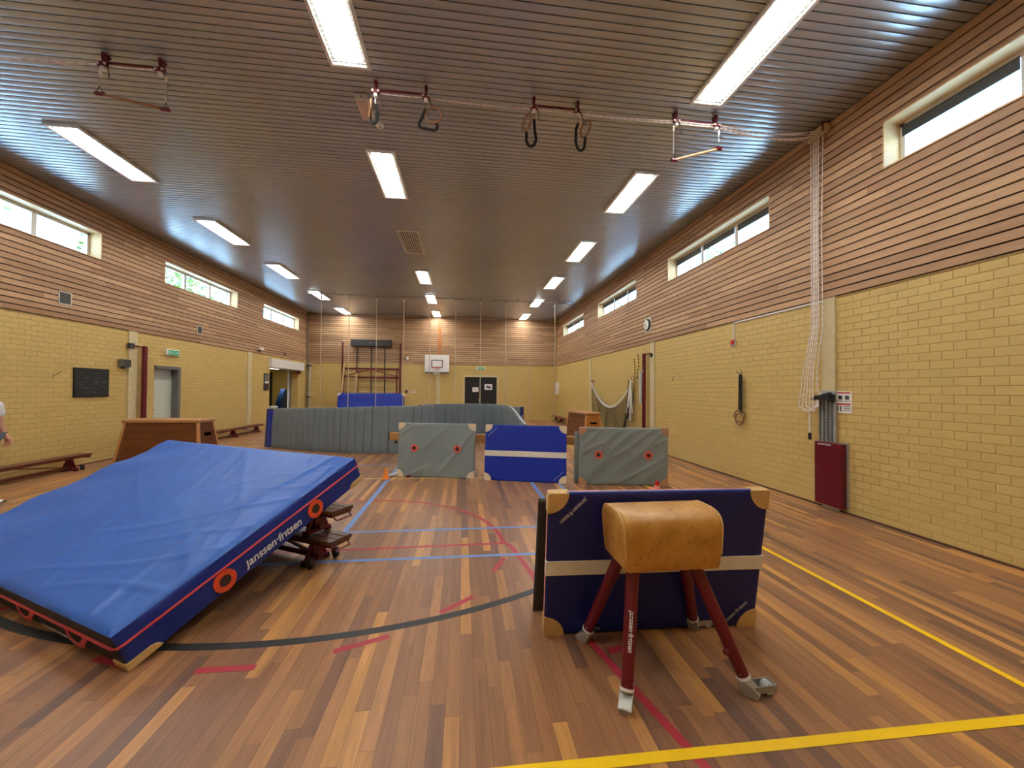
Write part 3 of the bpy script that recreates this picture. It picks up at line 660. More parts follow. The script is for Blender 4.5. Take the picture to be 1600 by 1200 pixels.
# ------------------------------------------------------------------ mats
def wrinkle(p, amp, d1=(0.8, 0.6), s=3.0, seed=0.0):
    u = p[0] * d1[0] + p[1] * d1[1]; v = -p[0] * d1[1] + p[1] * d1[0]
    n = noise.noise(Vector((u * s * 0.35 + seed, v * s * 1.9, seed * 1.7)))
    n2 = noise.noise(Vector((u * s * 0.8 + seed * 2, v * s * 4.2, seed)))
    r = (1 - abs(n) * 2.2); r = max(0, r) ** 3
    return amp * (r + 0.35 * n2)
def padded(W, H, Tk, fn, nx=60, nz=40, rnd=0.018, name='cover', mat=None, parent=None, side_mat=None, back_mat=None):
    """upright pad: x 0..W, z 0..H, front at y=0, back at y=Tk; fn(x,z) moves the front outwards"""
    def edge(x, z):
        e = min(x, W - x, z, H - z); return 0 if e >= rnd else rnd - math.sqrt(max(0, rnd * rnd - (rnd - e) ** 2))
    b = MB()
    def xs(u): return W * u
    us = [0, .004, .01] + [k / nx for k in range(1, nx)] + [.99, .996, 1]; vs_ = [0, .006, .014] + [k / nz for k in range(1, nz)] + [.986, .994, 1]
    nu, nv = len(us), len(vs_); V = []
    for v in vs_:
        for u in us:
            x, z = W * u, H * v; e = edge(x, z); k = min(1, min(x, W - x, z, H - z) / .06) * min(1, max(0, (math.hypot(min(x, W - x), min(z, H - z)) - .12) / .08)); V.append((x, e * .8 - fn(x, z) * k, z))
    F = [(j * nu + i, j * nu + i + 1, (j + 1) * nu + i + 1, (j + 1) * nu + i) for j in range(nv - 1) for i in range(nu - 1)]
    b.add(V, F, 0)
    V2 = [(W * u, Tk - edge(W * u, H * v) * .8, H * v) for v in (0, .006, .014, .5, .986, .994, 1) for u in (0, .004, .01, .25, .5, .75, .99, .996, 1)]
    b.add(V2, [(j * 9 + i, (j + 1) * 9 + i, (j + 1) * 9 + i + 1, j * 9 + i + 1) for j in range(6) for i in range(8)], 1)
    y0 = rnd * .8; y1 = Tk - rnd * .8
    for (a, c) in (((0, 0), (W, 0)), ((W, 0), (W, H)), ((W, H), (0, H)), ((0, H), (0, 0))):
        n = 24; P = [(a[0] + (c[0] - a[0]) * k / n, a[1] + (c[1] - a[1]) * k / n) for k in range(n + 1)]
        b.add([(x, y0, z) for x, z in P] + [(x, y1, z) for x, z in P], [(k, k + 1, k + n + 2, k + n + 1) for k in range(n)], 2)
    o = b.build(name, [mat, back_mat or mat, side_mat or mat], parent, fix=False)
    bm = bmesh.new(); bm.from_mesh(o.data); bmesh.ops.remove_doubles(bm, verts=bm.verts, dist=.0004); bmesh.ops.recalc_face_normals(bm, faces=bm.faces); bm.to_mesh(o.data); bm.free()
    for p in o.data.polygons: p.use_smooth = True
    try: o.data.set_sharp_from_angle(angle=0.9)
    except Exception: pass
    return o
def corner_patch(parent, cx, cz, sx, sz, r, Tk, mat, label=None):
    e = .003; pts = [(-e, r * 0), (-e, r)]
    pts = [(-e, r)] + [(r * math.sin(a) - 0, r * math.cos(a)) for a in [PI / 2 * k / 8 for k in range(1, 8)]] + [(r, -e)]
    q = .014; pts += [(q, -e), (q * .3, q * .3 - e), (-e, q)]
    poly = [(cx + sx * x, cz + sz * z) for x, z in pts]
    if sx * sz < 0: poly = poly[::-1]
    b = MB(); b.prism(poly, -.004, Tk + .004); o = b.build('corner_patch', mat, parent, bevel=.003)
    if label: o['label'] = label
    return o
def eye(parent, x, z, R, mo, mi, y=-.004):
    n = 28; b = MB(); pts = lambda r: [(x + r * math.cos(2 * PI * k / n), z + r * math.sin(2 * PI * k / n)) for k in range(n)]
    o_ = pts(R); i_ = pts(R * .52); V = [(p[0], y, p[1]) for p in o_] + [(p[0], y, p[1]) for p in i_] + [(p[0], .006, p[1]) for p in o_] + [(p[0], .006, p[1]) for p in i_]
    F = []
    for k in range(n):
        j = (k + 1) % n; F += [(k, j, n + j, n + k), (k, 2 * n + k, 2 * n + j, j), (n + k, n + j, 3 * n + j, 3 * n + k)]
    b.add(V, F); e = b.build('handle_ring', mo, parent, smooth=True)
    b = MB(); b.prism(i_, y * .85, .006); b.build('vent_mesh', mi, e)
def gym_mat(label, bl, ang, lean, W, H, Tk, kind, patch, seed, group, edge=None):
    t = thing('gym_mat', label, 'gym mat', (bl[0], bl[1], 0), T(0, 0, 0) @ RZ(ang) @ RX(lean), group)
    if kind == 'grey':
        fn = lambda x, z: wrinkle((x, z), .017, (.75, .66), 2.2, seed) ; padded(W, H, Tk, fn, 70, 50, mat=M['greyvin'], side_mat=edge or M['greydk'], back_mat=M['underside'], parent=t)
        for x in (W * .22, W * .78): eye(t, x, H * .53, .07, M['salmon'], M['meshbrown'], -.018)
    else:
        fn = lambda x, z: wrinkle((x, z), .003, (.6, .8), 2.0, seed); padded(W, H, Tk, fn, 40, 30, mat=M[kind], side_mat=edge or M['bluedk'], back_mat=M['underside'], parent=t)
        b = MB(); b.box((-.003, -.005, H * .435), (W + .003, Tk * .6, H * .535))
        if kind != 'underside': b.build('white_stripe', M['stripe'], t, bevel=.002)
    r = .135
    for cx, cz, sx, sz in ((0, 0, 1, 1), (W, 0, -1, 1), (0, H, 1, -1), (W, H, -1, -1)):
        if patch: corner_patch(t, cx, cz, sx, sz, r, Tk, patch)
    return t
# front right pair leaning on the vaulting buck
GP = 'gym mats standing on edge'
a_fr = math.atan2(-.06, 1.48)
fm = gym_mat('navy gym mat with white stripe leaning behind the leather vaulting buck', (.556, 2.60), a_fr, .15, 1.50, 1.0, .06, 'navy', M['patch'], 1.3, GP, M['pinkpipe'])
MB().box((.12, .004, .992), (1.38, .030, 1.004)).build('top_piping', M['bluedk'], fm, bevel=.004)
for (x, z, an) in ((.165, .885, PI / 4 + PI), (1.335, .115, PI / 4)):
    sh = lettering(LOGO, .23, M['printgrey'], fm, T(x, -.0075, z) @ RX(PI / 2) @ RZ(an))
gm = gym_mat('grey gym mat propped behind the navy mat near the buck, only an edge showing', (.535, 2.885), a_fr, .27, 1.50, .925, .045, 'underside', None, 5.1, GP, M['underside'])
g1 = gym_mat('grey gym mat with two salmon rings, left of the three mats standing across the hall', (-1.23, 7.64), math.atan2(-.35, 1.43), -.09, 1.49, 1.01, .07, 'grey', M['patchcream'], 2.2, GP)
b2 = gym_mat('blue gym mat with white stripe, middle of the three mats standing across the hall', (.40, 7.17), math.atan2(-.43, 1.42), -.12, 1.49, 1.01, .07, 'deepblue', M['patchcream'], 3.7, GP)
for p in ([(.05, .80), (.22, .955)], [(1.27, .045), (1.44, .20)]): MB().bar((p[0][0], -.006, p[0][1]), (p[1][0], -.006, p[1][1]), .004, .016, (0, -1, 0)).build('printed_band', M['print'], b2)
g3 = gym_mat('wrinkled grey gym mat with reddish corners, right of the three mats standing across the hall', (2.04, 6.68), math.atan2(-.27, 1.52), .05, 1.53, 1.005, .05, 'grey', M['patchred'], 9.4, GP)
g4 = gym_mat('second grey gym mat sandwiched behind the wrinkled grey mat with reddish corners', (1.985, 6.80), math.atan2(-.24, 1.52), .09, 1.64, .92, .05, 'grey', None, 4.6, GP)

# balance beam behind the mats
p0, p1 = Vector((-1.42, 7.92, .72)), Vector((2.75, 6.86, .72))
t = thing('balance_beam', 'varnished wooden balance beam resting behind the three standing mats', 'beam', (p0.x, p0.y, 0), RZ(math.atan2(p1.y - p0.y, p1.x - p0.x))); L = (p1 - p0).length
MB().box((.02, -.05, .645), (L, .05, .80)).build('beam', M['beamwood'], t, bevel=.015)
MB().box((.0, -.052, .64), (.02, .052, .805)).build('end_cap', M['dkgrey'], t, bevel=.006)
for x in (.14,): MB().prism([(x - .03, .59), (x + .03, .59), (x + .008, .645), (x - .008, .645)], -.03, .03).build('knob', M['black'], t)
for x in (.5, L - .5):
    b = MB(); b.bar((x, 0, .64), (x, -.05, .02), .06, .05, (1, 0, 0)); b.bar((x, -.3, .02), (x, .25, .02), .05, .04); b.build('leg', M['oxred'], t)

# big crash mat on the benches
Am = Vector((-1.913, 2.568, 0)); e1 = Vector((math.cos(1.054) * math.cos(.379), math.sin(1.054) * math.cos(.379), math.sin(.379)))
sd = Vector((-math.sin(1.054), math.cos(1.054), 0)); nn = e1.cross(sd).normalized()
Mm = Matrix((e1, sd, nn)).transposed().to_4x4(); Mm.translation = Am
t = thing('crash_mat', 'huge blue crash mat with red piping lying tilted on the stacked benches', 'crash mat', (0, 0, 0), Mm)
LX, LY, LZ = 1.96, 3.10, .283
def top_fn(x, y):
    e = min(x, LX - x, y, LY - y); k = min(1, e / .10)
    w = wrinkle((x, y), .009, (.55, .83), 1.1, 3.3) + wrinkle((x, y), .005, (.85, .53), 2.6, 8.1)
    cr_ = sum(a_ * math.exp(-((x - x0 + q_ * y + .05 * math.sin(y * 3 + x0 * 9)) / .022) ** 2) * max(0, 1 - y / l_) * min(1, y / .03) for x0, q_, a_, l_ in ((.32, .25, .014, 1.3), (.70, .42, .016, 1.6), (.95, .5, .012, 1.2), (1.22, .45, .016, 1.7), (1.5, .3, .010, .9), (1.75, .5, .008, 1.4)))
    n_ = cr_ + .008 * noise.noise(Vector((x * 1.4, y * 1.3, 2.0)))
    rip = .03 * max(0, 1 - x / .5) * 0 + .016 * max(0, (y - 2.3) / .8) * math.sin(x * 11 + y * 2.0) * (1 if e > .02 else 0)
    c = math.exp(-((y - .33 - .12 * math.sin(x * 2.2)) / .035) ** 2) * .010
    return LZ + (w * .8 + n_ + c) * k + rip - .02 * max(0, (1 - e / .05)) ** 2 - .012
b = MB(); NX, NY = 100, 150
b.grid(lambda u, v: (LX * u, LY * v, top_fn(LX * u, LY * v)), NX, NY, 0)
b.grid(lambda u, v: (LX * u, LY * v, 0), 10, 15, 2)
def sidegrid(fn, n, mi):
    def f(u, v):
        x, y = fn(u); zt = top_fn(x, y); z = zt * v; o_ = .010 * math.sin(PI * v) + .004 * noise.noise(Vector((x * 4, y * 4, v * 2)))
        cx, cy = x - LX / 2, y - LY / 2
        nx = 1 if x >= LX - 1e-6 else (-1 if x <= 1e-6 else 0); ny = 1 if y >= LY - 1e-6 else (-1 if y <= 1e-6 else 0)
        if u in (0, 1): nx = ny = 0
        return (x + nx * o_, y + ny * o_, z)
    b.grid(f, n, 8, mi)
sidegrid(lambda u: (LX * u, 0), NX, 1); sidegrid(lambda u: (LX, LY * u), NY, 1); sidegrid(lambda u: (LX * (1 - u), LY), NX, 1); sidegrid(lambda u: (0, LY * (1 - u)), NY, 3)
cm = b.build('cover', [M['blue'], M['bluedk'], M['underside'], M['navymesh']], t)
bm = bmesh.new(); bm.from_mesh(cm.data); bmesh.ops.remove_doubles(bm, verts=bm.verts, dist=.0005); bmesh.ops.recalc_face_normals(bm, faces=bm.faces); bm.to_mesh(cm.data); bm.free()
for p in cm.data.polygons: p.use_smooth = True
cm.data.set_sharp_from_angle(angle=0.9)
zp = .168
b = MB(); o_ = .013; b.tube([(-o_ + .02, LY, zp), (-o_, LY - .03, zp), (-o_, .03, zp), (.0, -.006, zp), (.03, -o_, zp), (LX - .03, -o_, zp), (LX, -.006, zp), (LX + o_, .03, zp), (LX + o_, LY - .03, zp)], .0085, 6); b.build('red_piping', M['redpipe'], t, smooth=True)
for x in (.58, 1.385):
    eye(t, x, .082, .078, M['orange'], M['meshbrown'], -.020)
lettering(LOGO, .50, M['print'], t, T(.98, -.018, .078) @ RX(PI / 2))
lettering(LOGO, .36, M['printgrey'], t, T(-.018, .80, .07) @ RZ(-PI / 2) @ RX(PI / 2))
for y in (.45, 1.15):
    b = MB(); strap_piece(b, [(-.013, y - .13, .165), (-.03, y - .07, .10), (-.034, y, .085), (-.03, y + .07, .10), (-.013, y + .13, .165)], .035, .006, (1, 0, 0)); b.build('carry_strap', M['redpipe'], t)
for cx, cy, sx, sy in ((0, 0, 1, 1), (LX, 0, -1, 1), (0, LY, 1, -1), (LX, LY, -1, -1)):
    b = MB(); e = .014
    b.box((min(cx - sx * e, cx + sx * .16), min(cy - sy * e, cy + sy * .16), -.004), (max(cx - sx * e, cx + sx * .16), max(cy - sy * e, cy + sy * .16), .006))
    b.prism([(cx - sx * e, 0), (cx + sx * .17, 0), (cx + sx * .15, .03), (cx + sx * .12, .045), (cx - sx * e, .05)], cy - sy * (e + .001), cy + sy * .004)
    b.box((min(cx - sx * (e + .001), cx + sx * .004), min(cy - sy * e, cy + sy * .13), 0), (max(cx - sx * (e + .001), cx + sx * .004), max(cy - sy * e, cy + sy * .13), .045))
    b.build('corner_patch', M['patch'], t, bevel=.006)

# ------------------------------------------------------------------ benches
def bench(label, M4, L, H=.27, group='long wooden gym benches', casters=True, top='mahog'):
    """long bench: local x runs from its hook end (0) to -L, seat on top"""
    t = thing('gym_bench', label, 'bench', (0, 0, 0), M4, group); w = .13
    for k in range(3):
        y = -w + k * .0867; MB().box((-L, y + .002, H - .034), (0, y + .0847, H)).build('seat_slat', M[top], t, bevel=.005)
    b = MB(); b.box((-L + .02, -.115, H - .06), (-.02, -.095, H - .034)); b.box((-L + .02, .095, H - .06), (-.02, .115, H - .034)); b.box((-.03, -.115, H - .06), (-.012, .115, H - .034)); b.build('apron_rail', M['mahog'], t)
    b = MB(); b.tube([(-.03, -.09, H - .05), (.0, -.09, H - .075), (.02, -.085, H - .085), (.02, .085, H - .085), (0, .09, H - .075), (-.03, .09, H - .05)], .007, 8); b.build('grip_loop', M['oxred'], t, smooth=True)
    MB().box((-L + .25, -.03, .045), (-.25, .03, .095)).build('lower_beam', M['mahog'], t, bevel=.004)
    for x in (-.32, -L * .5, -L + .32):
        b = MB(); b.box((x - .03, -.045, .09), (x + .03, .045, H - .03)); b.box((x - .035, -.13, .02), (x + .035, .13, .05)); b.bar((x, -.11, .045), (x, -.04, H * .7), .03, .02, (1, 0, 0)); b.bar((x, .11, .045), (x, .04, H * .7), .03, .02, (1, 0, 0)); b.build('leg', M['oxred'], t)
        for y in (-.12, .12): MB().box((x - .03, y - .02, 0), (x + .03, y + .02, .022)).build('rubber_foot', M['black'], t)
    b = MB(); b.bar((-.42, 0, .09), (-L * .4, 0, H - .06), .025, .02); b.bar((-L + .42, 0, .09), (-L * .6, 0, H - .06), .025, .02); b.build('brace', M['mahog'], t)
    if casters:
        for y in (-.145, .145):
            f = MB().box((-.26, y - .016, .04), (-.2, y + .016, .10)).build('caster_bracket', M['dkgrey'], t); b = MB(); b.cyl((-.22, y - .014, .036), (-.22, y + .014, .036), .036, seg=18); b.build('wheel', M['black'], f, smooth=True)
    return t
bx = Vector((.869, -.494, 0)); by = Vector((.494, .869, 0))
def bench_m(ox, oy, oz, ax): ax = Vector((ax[0], ax[1], 0)).normalized(); ay = Vector((-ax.y, ax.x, 0)); m = Matrix((ax, ay, Vector((0, 0, 1)))).transposed().to_4x4(); m.translation = (ox, oy, oz); return m
bench('dark wooden bench on casters standing on the floor under the tilted crash mat', bench_m(-1.10, 3.80, 0, bx), 2.6, top='mahogtop')
bench('dark wooden bench stacked on top of another bench, carrying the tilted crash mat', bench_m(-1.09, 3.80, .272, bx), 2.6, casters=False, top='mahogtop')
bench('long dark red bench along the left wall below the chalkboard', bench_m(-7.60, 8.98, 0, (0, 1)), 3.4, .30)
bench('long dark red bench along the left wall beyond the white door', bench_m(-7.58, 12.3, 0, (0, -1)), 3.6, .30)
bench('dark bench along the right wall near the back corner', bench_m(4.93, 17.7, 0, (0, -1)), 3.0, .30)

# ------------------------------------------------------------------ vaulting buck
t = thing('vaulting_buck', 'tan leather vaulting buck on four dark red legs, foreground', 'vaulting buck', (1.19, 2.25, 0))
prof = []
for k in range(41):
    a = PI * k / 40; y = -math.cos(a); z = math.sin(a); yy = .175 * math.copysign(abs(y) ** .55, y); zz = .835 + .122 * abs(z) ** .85; prof.append((yy, zz))
prof = [(-.165, .637), (-.173, .66), (-.176, .72)] + prof + [(.176, .72), (.173, .66), (.165, .637)]
st = [(-1, .86), (-.992, .93), (-.97, .975), (-.94, .995), (-.9, 1), (-.5, 1), (0, 1), (.5, 1), (.9, 1), (.94, .995), (.97, .975), (.992, .93), (1, .86)]
b = MB(); zc = .77; V = []
for u, s in st:
    for (y, z) in prof:
        z2 = zc + (z - zc) * s; tt = (z2 - .637) / .32; V.append((u * (.286 + .022 * tt) + .002, y * s, z2))
n = len(prof); F = [(i * n + k, i * n + (k + 1) % n, (i + 1) * n + (k + 1) % n, (i + 1) * n + k) for i in range(len(st) - 1) for k in range(n)] + [tuple(range(n)), tuple((len(st) - 1) * n + k for k in range(n - 1, -1, -1))]
b.add(V, F); b.build('leather_body', M['leather'], t, smooth=True)
for s_ in (-1, 1):
    b = MB(); b.tube([(s_ * .975 * (.286 + .022 * ((z - .637) / .32)) + .002, y * .985, zc + (z - zc) * .985) for y, z in prof[2:-2]], .0045, 6); b.build('seam_piping', M['patch'], t, smooth=True)
MB().box((-.22, -.11, .615), (.22, .11, .64)).build('base_frame', M['dkgrey'], t)
feet = [(-.32, -.27, 'f'), (-.36, .25, 'f'), (.355, -.26, 'w'), (.40, .29, 'w')]; tops = [(-.205, -.085), (-.205, .085), (.17, -.085), (.205, .085)]
for i, ((fx, fy, kd), (tx, ty)) in enumerate(zip(feet, tops)):
    P0 = Vector((fx, fy, .085)); P1 = Vector((tx, ty, .635)); d = (P1 - P0).normalized()
    lg = MB().tube([P0, P0 + d * .30, P1], [.033, .036, .038], 20).build('leg', M['oxred'], t, smooth=True)
    MB().tube([P0 - d * .006, P0 + d * .008], .037, 20).build('collar', M['white'], lg, smooth=True)
    side = Vector((d.y, -d.x, 0)).normalized()
    MB().tube([P0 + d * .03 - side * .04, P0 + d * .03 + side * .04], .005, 8).build('bolt', M['chrome'], lg)
    o = Vector((fx, fy, 0)); out = Vector((-d.x, -d.y, 0)).normalized()
    b = MB(); c0 = P0 - d * .005; g0 = Vector((P0.x + out.x * .035, P0.y + out.y * .035, 0)); sdv = Vector((-out.y, out.x, 0))
    ring = lambda c, a, h, dz: [c + out * a + sdv * h + Vector((0, 0, dz)), c - out * a + sdv * h, c - out * a - sdv * h, c + out * a - sdv * h + Vector((0, 0, dz))]
    b.add(ring(c0, .036, .034, -.012) + ring(Vector((g0.x, g0.y, .03)), .045, .036, 0) + ring(Vector((g0.x, g0.y, 0)), .034, .028, 0), [(0, 1, 2, 3), (11, 10, 9, 8)] + [(r_ * 4 + k, r_ * 4 + 4 + k, r_ * 4 + 4 + (k + 1) % 4, r_ * 4 + (k + 1) % 4) for r_ in (0, 1) for k in range(4)])
    b.build('foot_block', M['alu'], lg, bevel=.004)
    if kd == 'w':
        ax = Vector((1, .05, 0)).normalized(); ay = Vector((-ax.y, ax.x, 0)); q = g0 + Vector((0, 0, .045))
        b = MB(); b.bar(q + ay * .03, q + ay * .03 + ax * .13, .006, .035); b.bar(q - ay * .03, q - ay * .03 + ax * .13, .006, .035); b.bar(q + ax * .13 - ay * .033, q + ax * .13 + ay * .033, .006, .035); wb_ = b.build('wheel_bracket', M['alu'], lg)
        MB().cyl(q + ax * .10 - ay * .022 - Vector((0, 0, .01)), q + ax * .10 + ay * .022 - Vector((0, 0, .01)), .03, seg=20).build('wheel', M['lightgrey'], lg, smooth=True)
    else:
        if i == 1: MB().cyl(P0 + d * .03 + Vector((.03, -.02, 0)), P0 + d * .03 + Vector((.055, -.035, 0)), .018).build('lock_knob', M['black'], lg)
    if i == 2: MB().cyl(P0 + d * .16 + Vector((-.03, -.02, -.01)), P0 + d * .16 + Vector((-.05, -.03, -.02)), .014).build('lock_knob', M['oxred'], lg)
    if i == 0:
        vd = Vector((0, -1, 0)); cc = P0 + d * .27; xax = (-d).normalized(); zax = (vd - xax * vd.dot(xax)).normalized(); zax = (zax + Vector((-.28, 0, 0))).normalized(); zax = (zax - xax * zax.dot(xax)).normalized(); yax = zax.cross(xax)
        m = Matrix((xax, yax, zax)).transposed().to_4x4(); m.translation = cc + zax * .0358
        lettering(LOGO, .20, M['print'], lg, m)

# ------------------------------------------------------------------ long fold-out mats standing on edge
def smooth_path(pts, n):
    out = []; m = len(pts)
    for k in range(n + 1):
        t_ = k / n * (m - 1); i = min(int(t_), m - 2); f = t_ - i; P = lambda j: Vector(pts[max(0, min(m - 1, j))])
        p0, p1, p2, p3 = P(i - 1), P(i), P(i + 1), P(i + 2)
        out.append(.5 * ((2 * p1) + (-p0 + p2) * f + (2 * p0 - 5 * p1 + 4 * p2 - p3) * f * f + (-p0 + 3 * p1 - 3 * p2 + p3) * f ** 3))
    return out
def long_mat(label, pts, Tk, caps, seed):
    """pts: (x, y, top height); front faces the right-hand side of the path when walking it"""
    path = smooth_path(pts, 320); t = thing('fold_out_mat', label, 'fold-out mat', (path[0].x, path[0].y, 0), None, 'long grey mats standing on edge'); o = Vector((path[0].x, path[0].y, 0))
    s = 0; rows = [0, .02, .15, .35, .55, .75, .9, .975, 1]; nr = len(rows); Vf = []; Vb = []
    for i, p in enumerate(path):
        if i: s += (Vector((p.x, p.y)) - Vector((path[i - 1].x, path[i - 1].y))).length
        d = (path[min(i + 1, 320)] - path[max(i - 1, 0)]); d.z = 0; d.normalize(); nr_ = Vector((d.y, -d.x, 0))
        ph = (s / .21) % 1; g = -.030 * max(0, 1 - min(ph, 1 - ph) / .07)
        for r_ in rows:
            q = g + .007 * noise.noise(Vector((s * 5, r_ * 2.5, seed))) + .006 * noise.noise(Vector((s * 11 + r_ * 6, r_ * 3, seed + 4))) - (.012 if r_ in (0, 1) else 0)
            lean = .05 * r_
            Vf.append(Vector((p.x, p.y, 0)) - o + nr_ * (q - lean) + Vector((0, 0, p.z * r_))); Vb.append(Vector((p.x, p.y, 0)) - o - nr_ * (Tk + lean) + Vector((0, 0, p.z * r_)))
    b = MB(); N = len(path)
    F = [(i * nr + j, (i + 1) * nr + j, (i + 1) * nr + j + 1, i * nr + j + 1) for i in range(N - 1) for j in range(nr - 1)]
    off = N * nr; F2 = [(off + i * nr + j, off + i * nr + j + 1, off + (i + 1) * nr + j + 1, off + (i + 1) * nr + j) for i in range(N - 1) for j in range(nr - 1)]
    FT = [(i * nr + nr - 1, (i + 1) * nr + nr - 1, off + (i + 1) * nr + nr - 1, off + i * nr + nr - 1) for i in range(N - 1)] + [(i * nr, off + i * nr, off + (i + 1) * nr, (i + 1) * nr) for i in range(N - 1)]
    FE = [(j, j + 1, off + j + 1, off + j) for j in range(nr - 1)] + [((N - 1) * nr + j, off + (N - 1) * nr + j, off + (N - 1) * nr + j + 1, (N - 1) * nr + j + 1) for j in range(nr - 1)]
    b.add(Vf + Vb, F + F2 + FT + FE, [0] * (len(F) + len(F2)) + [1] * len(FT) + [2] * len(FE))
    b.build('cover', [M['greydk'], M['greyvin'], M['greydk']], t, smooth=True)
    for e in caps:
        i = 0 if e[0] == 'start' else N - 1; d = (path[min(i + 2, N - 1)] - path[max(i - 2, 0)]); d.z = 0; d.normalize(); dd = -d if i == 0 else d; nr_ = Vector((d.y, -d.x, 0)); q = Vector((path[i].x, path[i].y, 0)) - o
        off2 = 0
        if i == 0 and len(e) > 2:
            q0 = q; u_ = .0
            for wdt, mt in e[2]:
                b = MB(); P_ = []
                for uu in (u_, u_ + wdt):
                    a = q0 - dd * uu + nr_ * .035; P_ += [a, a - nr_ * .05, a + Vector((0, 0, path[0].z + .004)) - nr_ * .05, a + Vector((0, 0, path[0].z + .004)) - nr_ * .10]
                b.add(P_, [(0, 4, 6, 2), (1, 3, 7, 5), (2, 6, 7, 3), (0, 1, 5, 4), (0, 2, 3, 1), (4, 5, 7, 6)]); b.build('end_wrap', mt, t); u_ += wdt
        for wdt, mt in e[1]:
            a = q + nr_ * (.012 - off2) + dd * .006; c = q + nr_ * (.012 - off2 - wdt) + dd * .006; hh = path[i].z + .004
            b = MB(); b.add([a, c, c + dd * .02, a + dd * .02] + [p_ + Vector((0, 0, hh)) - nr_ * .05 for p_ in (a, c, c + dd * .02, a + dd * .02)], [(0, 1, 2, 3), (7, 6, 5, 4), (0, 4, 5, 1), (1, 5, 6, 2), (2, 6, 7, 3), (3, 7, 4, 0)]); b.build('end_band', mt, t); off2 += wdt
    return t
long_mat('long grey pleated mat standing on edge behind the crash mat, blue at its left end', [(-5.50, 11.82, 1.06), (-5.25, 11.62, 1.08), (-4.24, 10.99, 1.12), (-3.4, 10.62, 1.15), (-2.70, 10.40, 1.18), (-1.61, 10.29, 1.21), (-.72, 10.22, 1.22)], .12, [('start', [(.06, M['deepblue']), (.02, M['greyvin']), (.05, M['bluedk']), (.03, M['dkgrey'])], [(.05, M['dkgrey']), (.10, M['deepblue']), (.025, M['dkgrey']), (.09, M['deepblue'])])], 1.0)
long_mat('long grey pleated mat curving in a U behind the two middle mats', [(-1.15, 11.55, 1.19), (-.80, 12.15, 1.2), (.05, 12.55, 1.2), (.75, 12.35, 1.2), (1.12, 11.6, 1.2), (1.22, 10.9, 1.19), (1.26, 10.2, 1.12), (1.30, 9.6, 1.0), (1.37, 9.0, .85)], .07, [('start', [(.05, M['oxred']), (.05, M['bluedk'])])], 6.0)
t = thing('folded_mat', 'grey folded mat with navy right edge standing near the back wall beside the doors', 'folded mat', (2.30, 18.7, 0))
MB().box((0, 0, 0), (.47, .25, .83)).build('cover', M['greydk'], t, bevel=.015); MB().box((.47, -.005, 0), (.63, .255, .835)).build('edge_cover', M['navy'], t, bevel=.015); MB().prism([(.53, .3), (.57, .3), (.59, .42), (.55, .42)], -.008, -.004).build('printed_mark', M['print'], t)
MB().box((.63, .02, 0), (.645, .23, .83)).build('end_trim', M['oxred'], t)

# ------------------------------------------------------------------ vault boxes
def vault_box(label, M4, L, Wt, sl, endm, H=.95):
    t = thing('vault_box', label, 'vault box', (0, 0, 0), M4, 'trapezoid vault boxes'); zb = H - .08
    def sec(z): f = 1 - z / zb; return L / 2 + sl * f, Wt / 2 + sl * f
    n = 5
    for k in range(n):
        z0, z1 = zb * k / n + .002, zb * (k + 1) / n - .002; a0, w0 = sec(z0); a1, w1 = sec(z1)
        b = MB()
        for s_ in (-1, 1):
            b.add([(-a0, s_ * w0, z0), (a0, s_ * w0, z0), (a1, s_ * w1, z1), (-a1, s_ * w1, z1), (-a0, s_ * (w0 - .02), z0), (a0, s_ * (w0 - .02), z0), (a1, s_ * (w1 - .02), z1), (-a1, s_ * (w1 - .02), z1)], [(0, 1, 2, 3), (7, 6, 5, 4), (0, 4, 5, 1), (3, 2, 6, 7), (0, 3, 7, 4), (1, 5, 6, 2)])
        b.build('side_panel', M['vault'], t)
        for s_ in (-1, 1):
            b = MB()
            def P(f, z): aa, ww = sec(z); return (s_ * aa, f * ww, z)
            zm0, zm1 = z0 + (z1 - z0) * .3, z0 + (z1 - z0) * .72
            fs = [-1, -.42, .42, 1]; zs = [z0, zm0, zm1, z1]
            for i in range(3):
                for j in range(3):
                    if i == 1 and j == 1 and k in (1, 3): continue
                    q = [P(fs[i], zs[j]), P(fs[i + 1], zs[j]), P(fs[i + 1], zs[j + 1]), P(fs[i], zs[j + 1])]; q2 = [(x - s_ * .02, y, z) for x, y, z in q]
                    b.add(q + q2, [(0, 1, 2, 3), (7, 6, 5, 4), (0, 4, 5, 1), (1, 5, 6, 2), (2, 6, 7, 3), (3, 7, 4, 0)])
            b.build('end_panel', M[endm], t)
    for sx in (-1, 1):
        for sy in (-1, 1):
            a0, w0 = sec(0); a1, w1 = sec(zb); b = MB(); b.bar((sx * (a0 - .02), sy * (w0 - .012), 0), (sx * (a1 - .02), sy * (w1 - .012), zb), .05, .05, (1, 0, 0)); b.build('corner_post', M['vaultedge'], t, bevel=.006)
    b = MB()
    for sx in (-1, 1):
        for k in range(9):
            z = zb * (.08 + .1 * k); a_, w_ = sec(z)
            for sy in (-1, 1): b.cyl((sx * (a_ - .075), sy * (w_ + .003), z), (sx * (a_ - .075), sy * (w_ - .01), z), .008, seg=8)
    b.build('screws', M['alu'], t)
    b = MB(); b.box((-L / 2 - .035, -Wt / 2 - .035, zb), (L / 2 + .035, Wt / 2 + .035, H)); b.build('padded_top', M['padtan'], t, bevel=.03, bseg=4)
    return t
vault_box('wooden vault box with tan padded top near the left wall behind the crash mat', T(-6.46, 9.60, 0) @ RZ(-.03), 1.50, .48, .12, 'vault')  # end panels get the dark side colour to stand for shade
vault_box('wooden vault box seen end on near the right wall in front of the net', T(4.03, 12.72, 0) @ RZ(PI / 2 + .12), 1.45, .46, .13, 'vaultend')

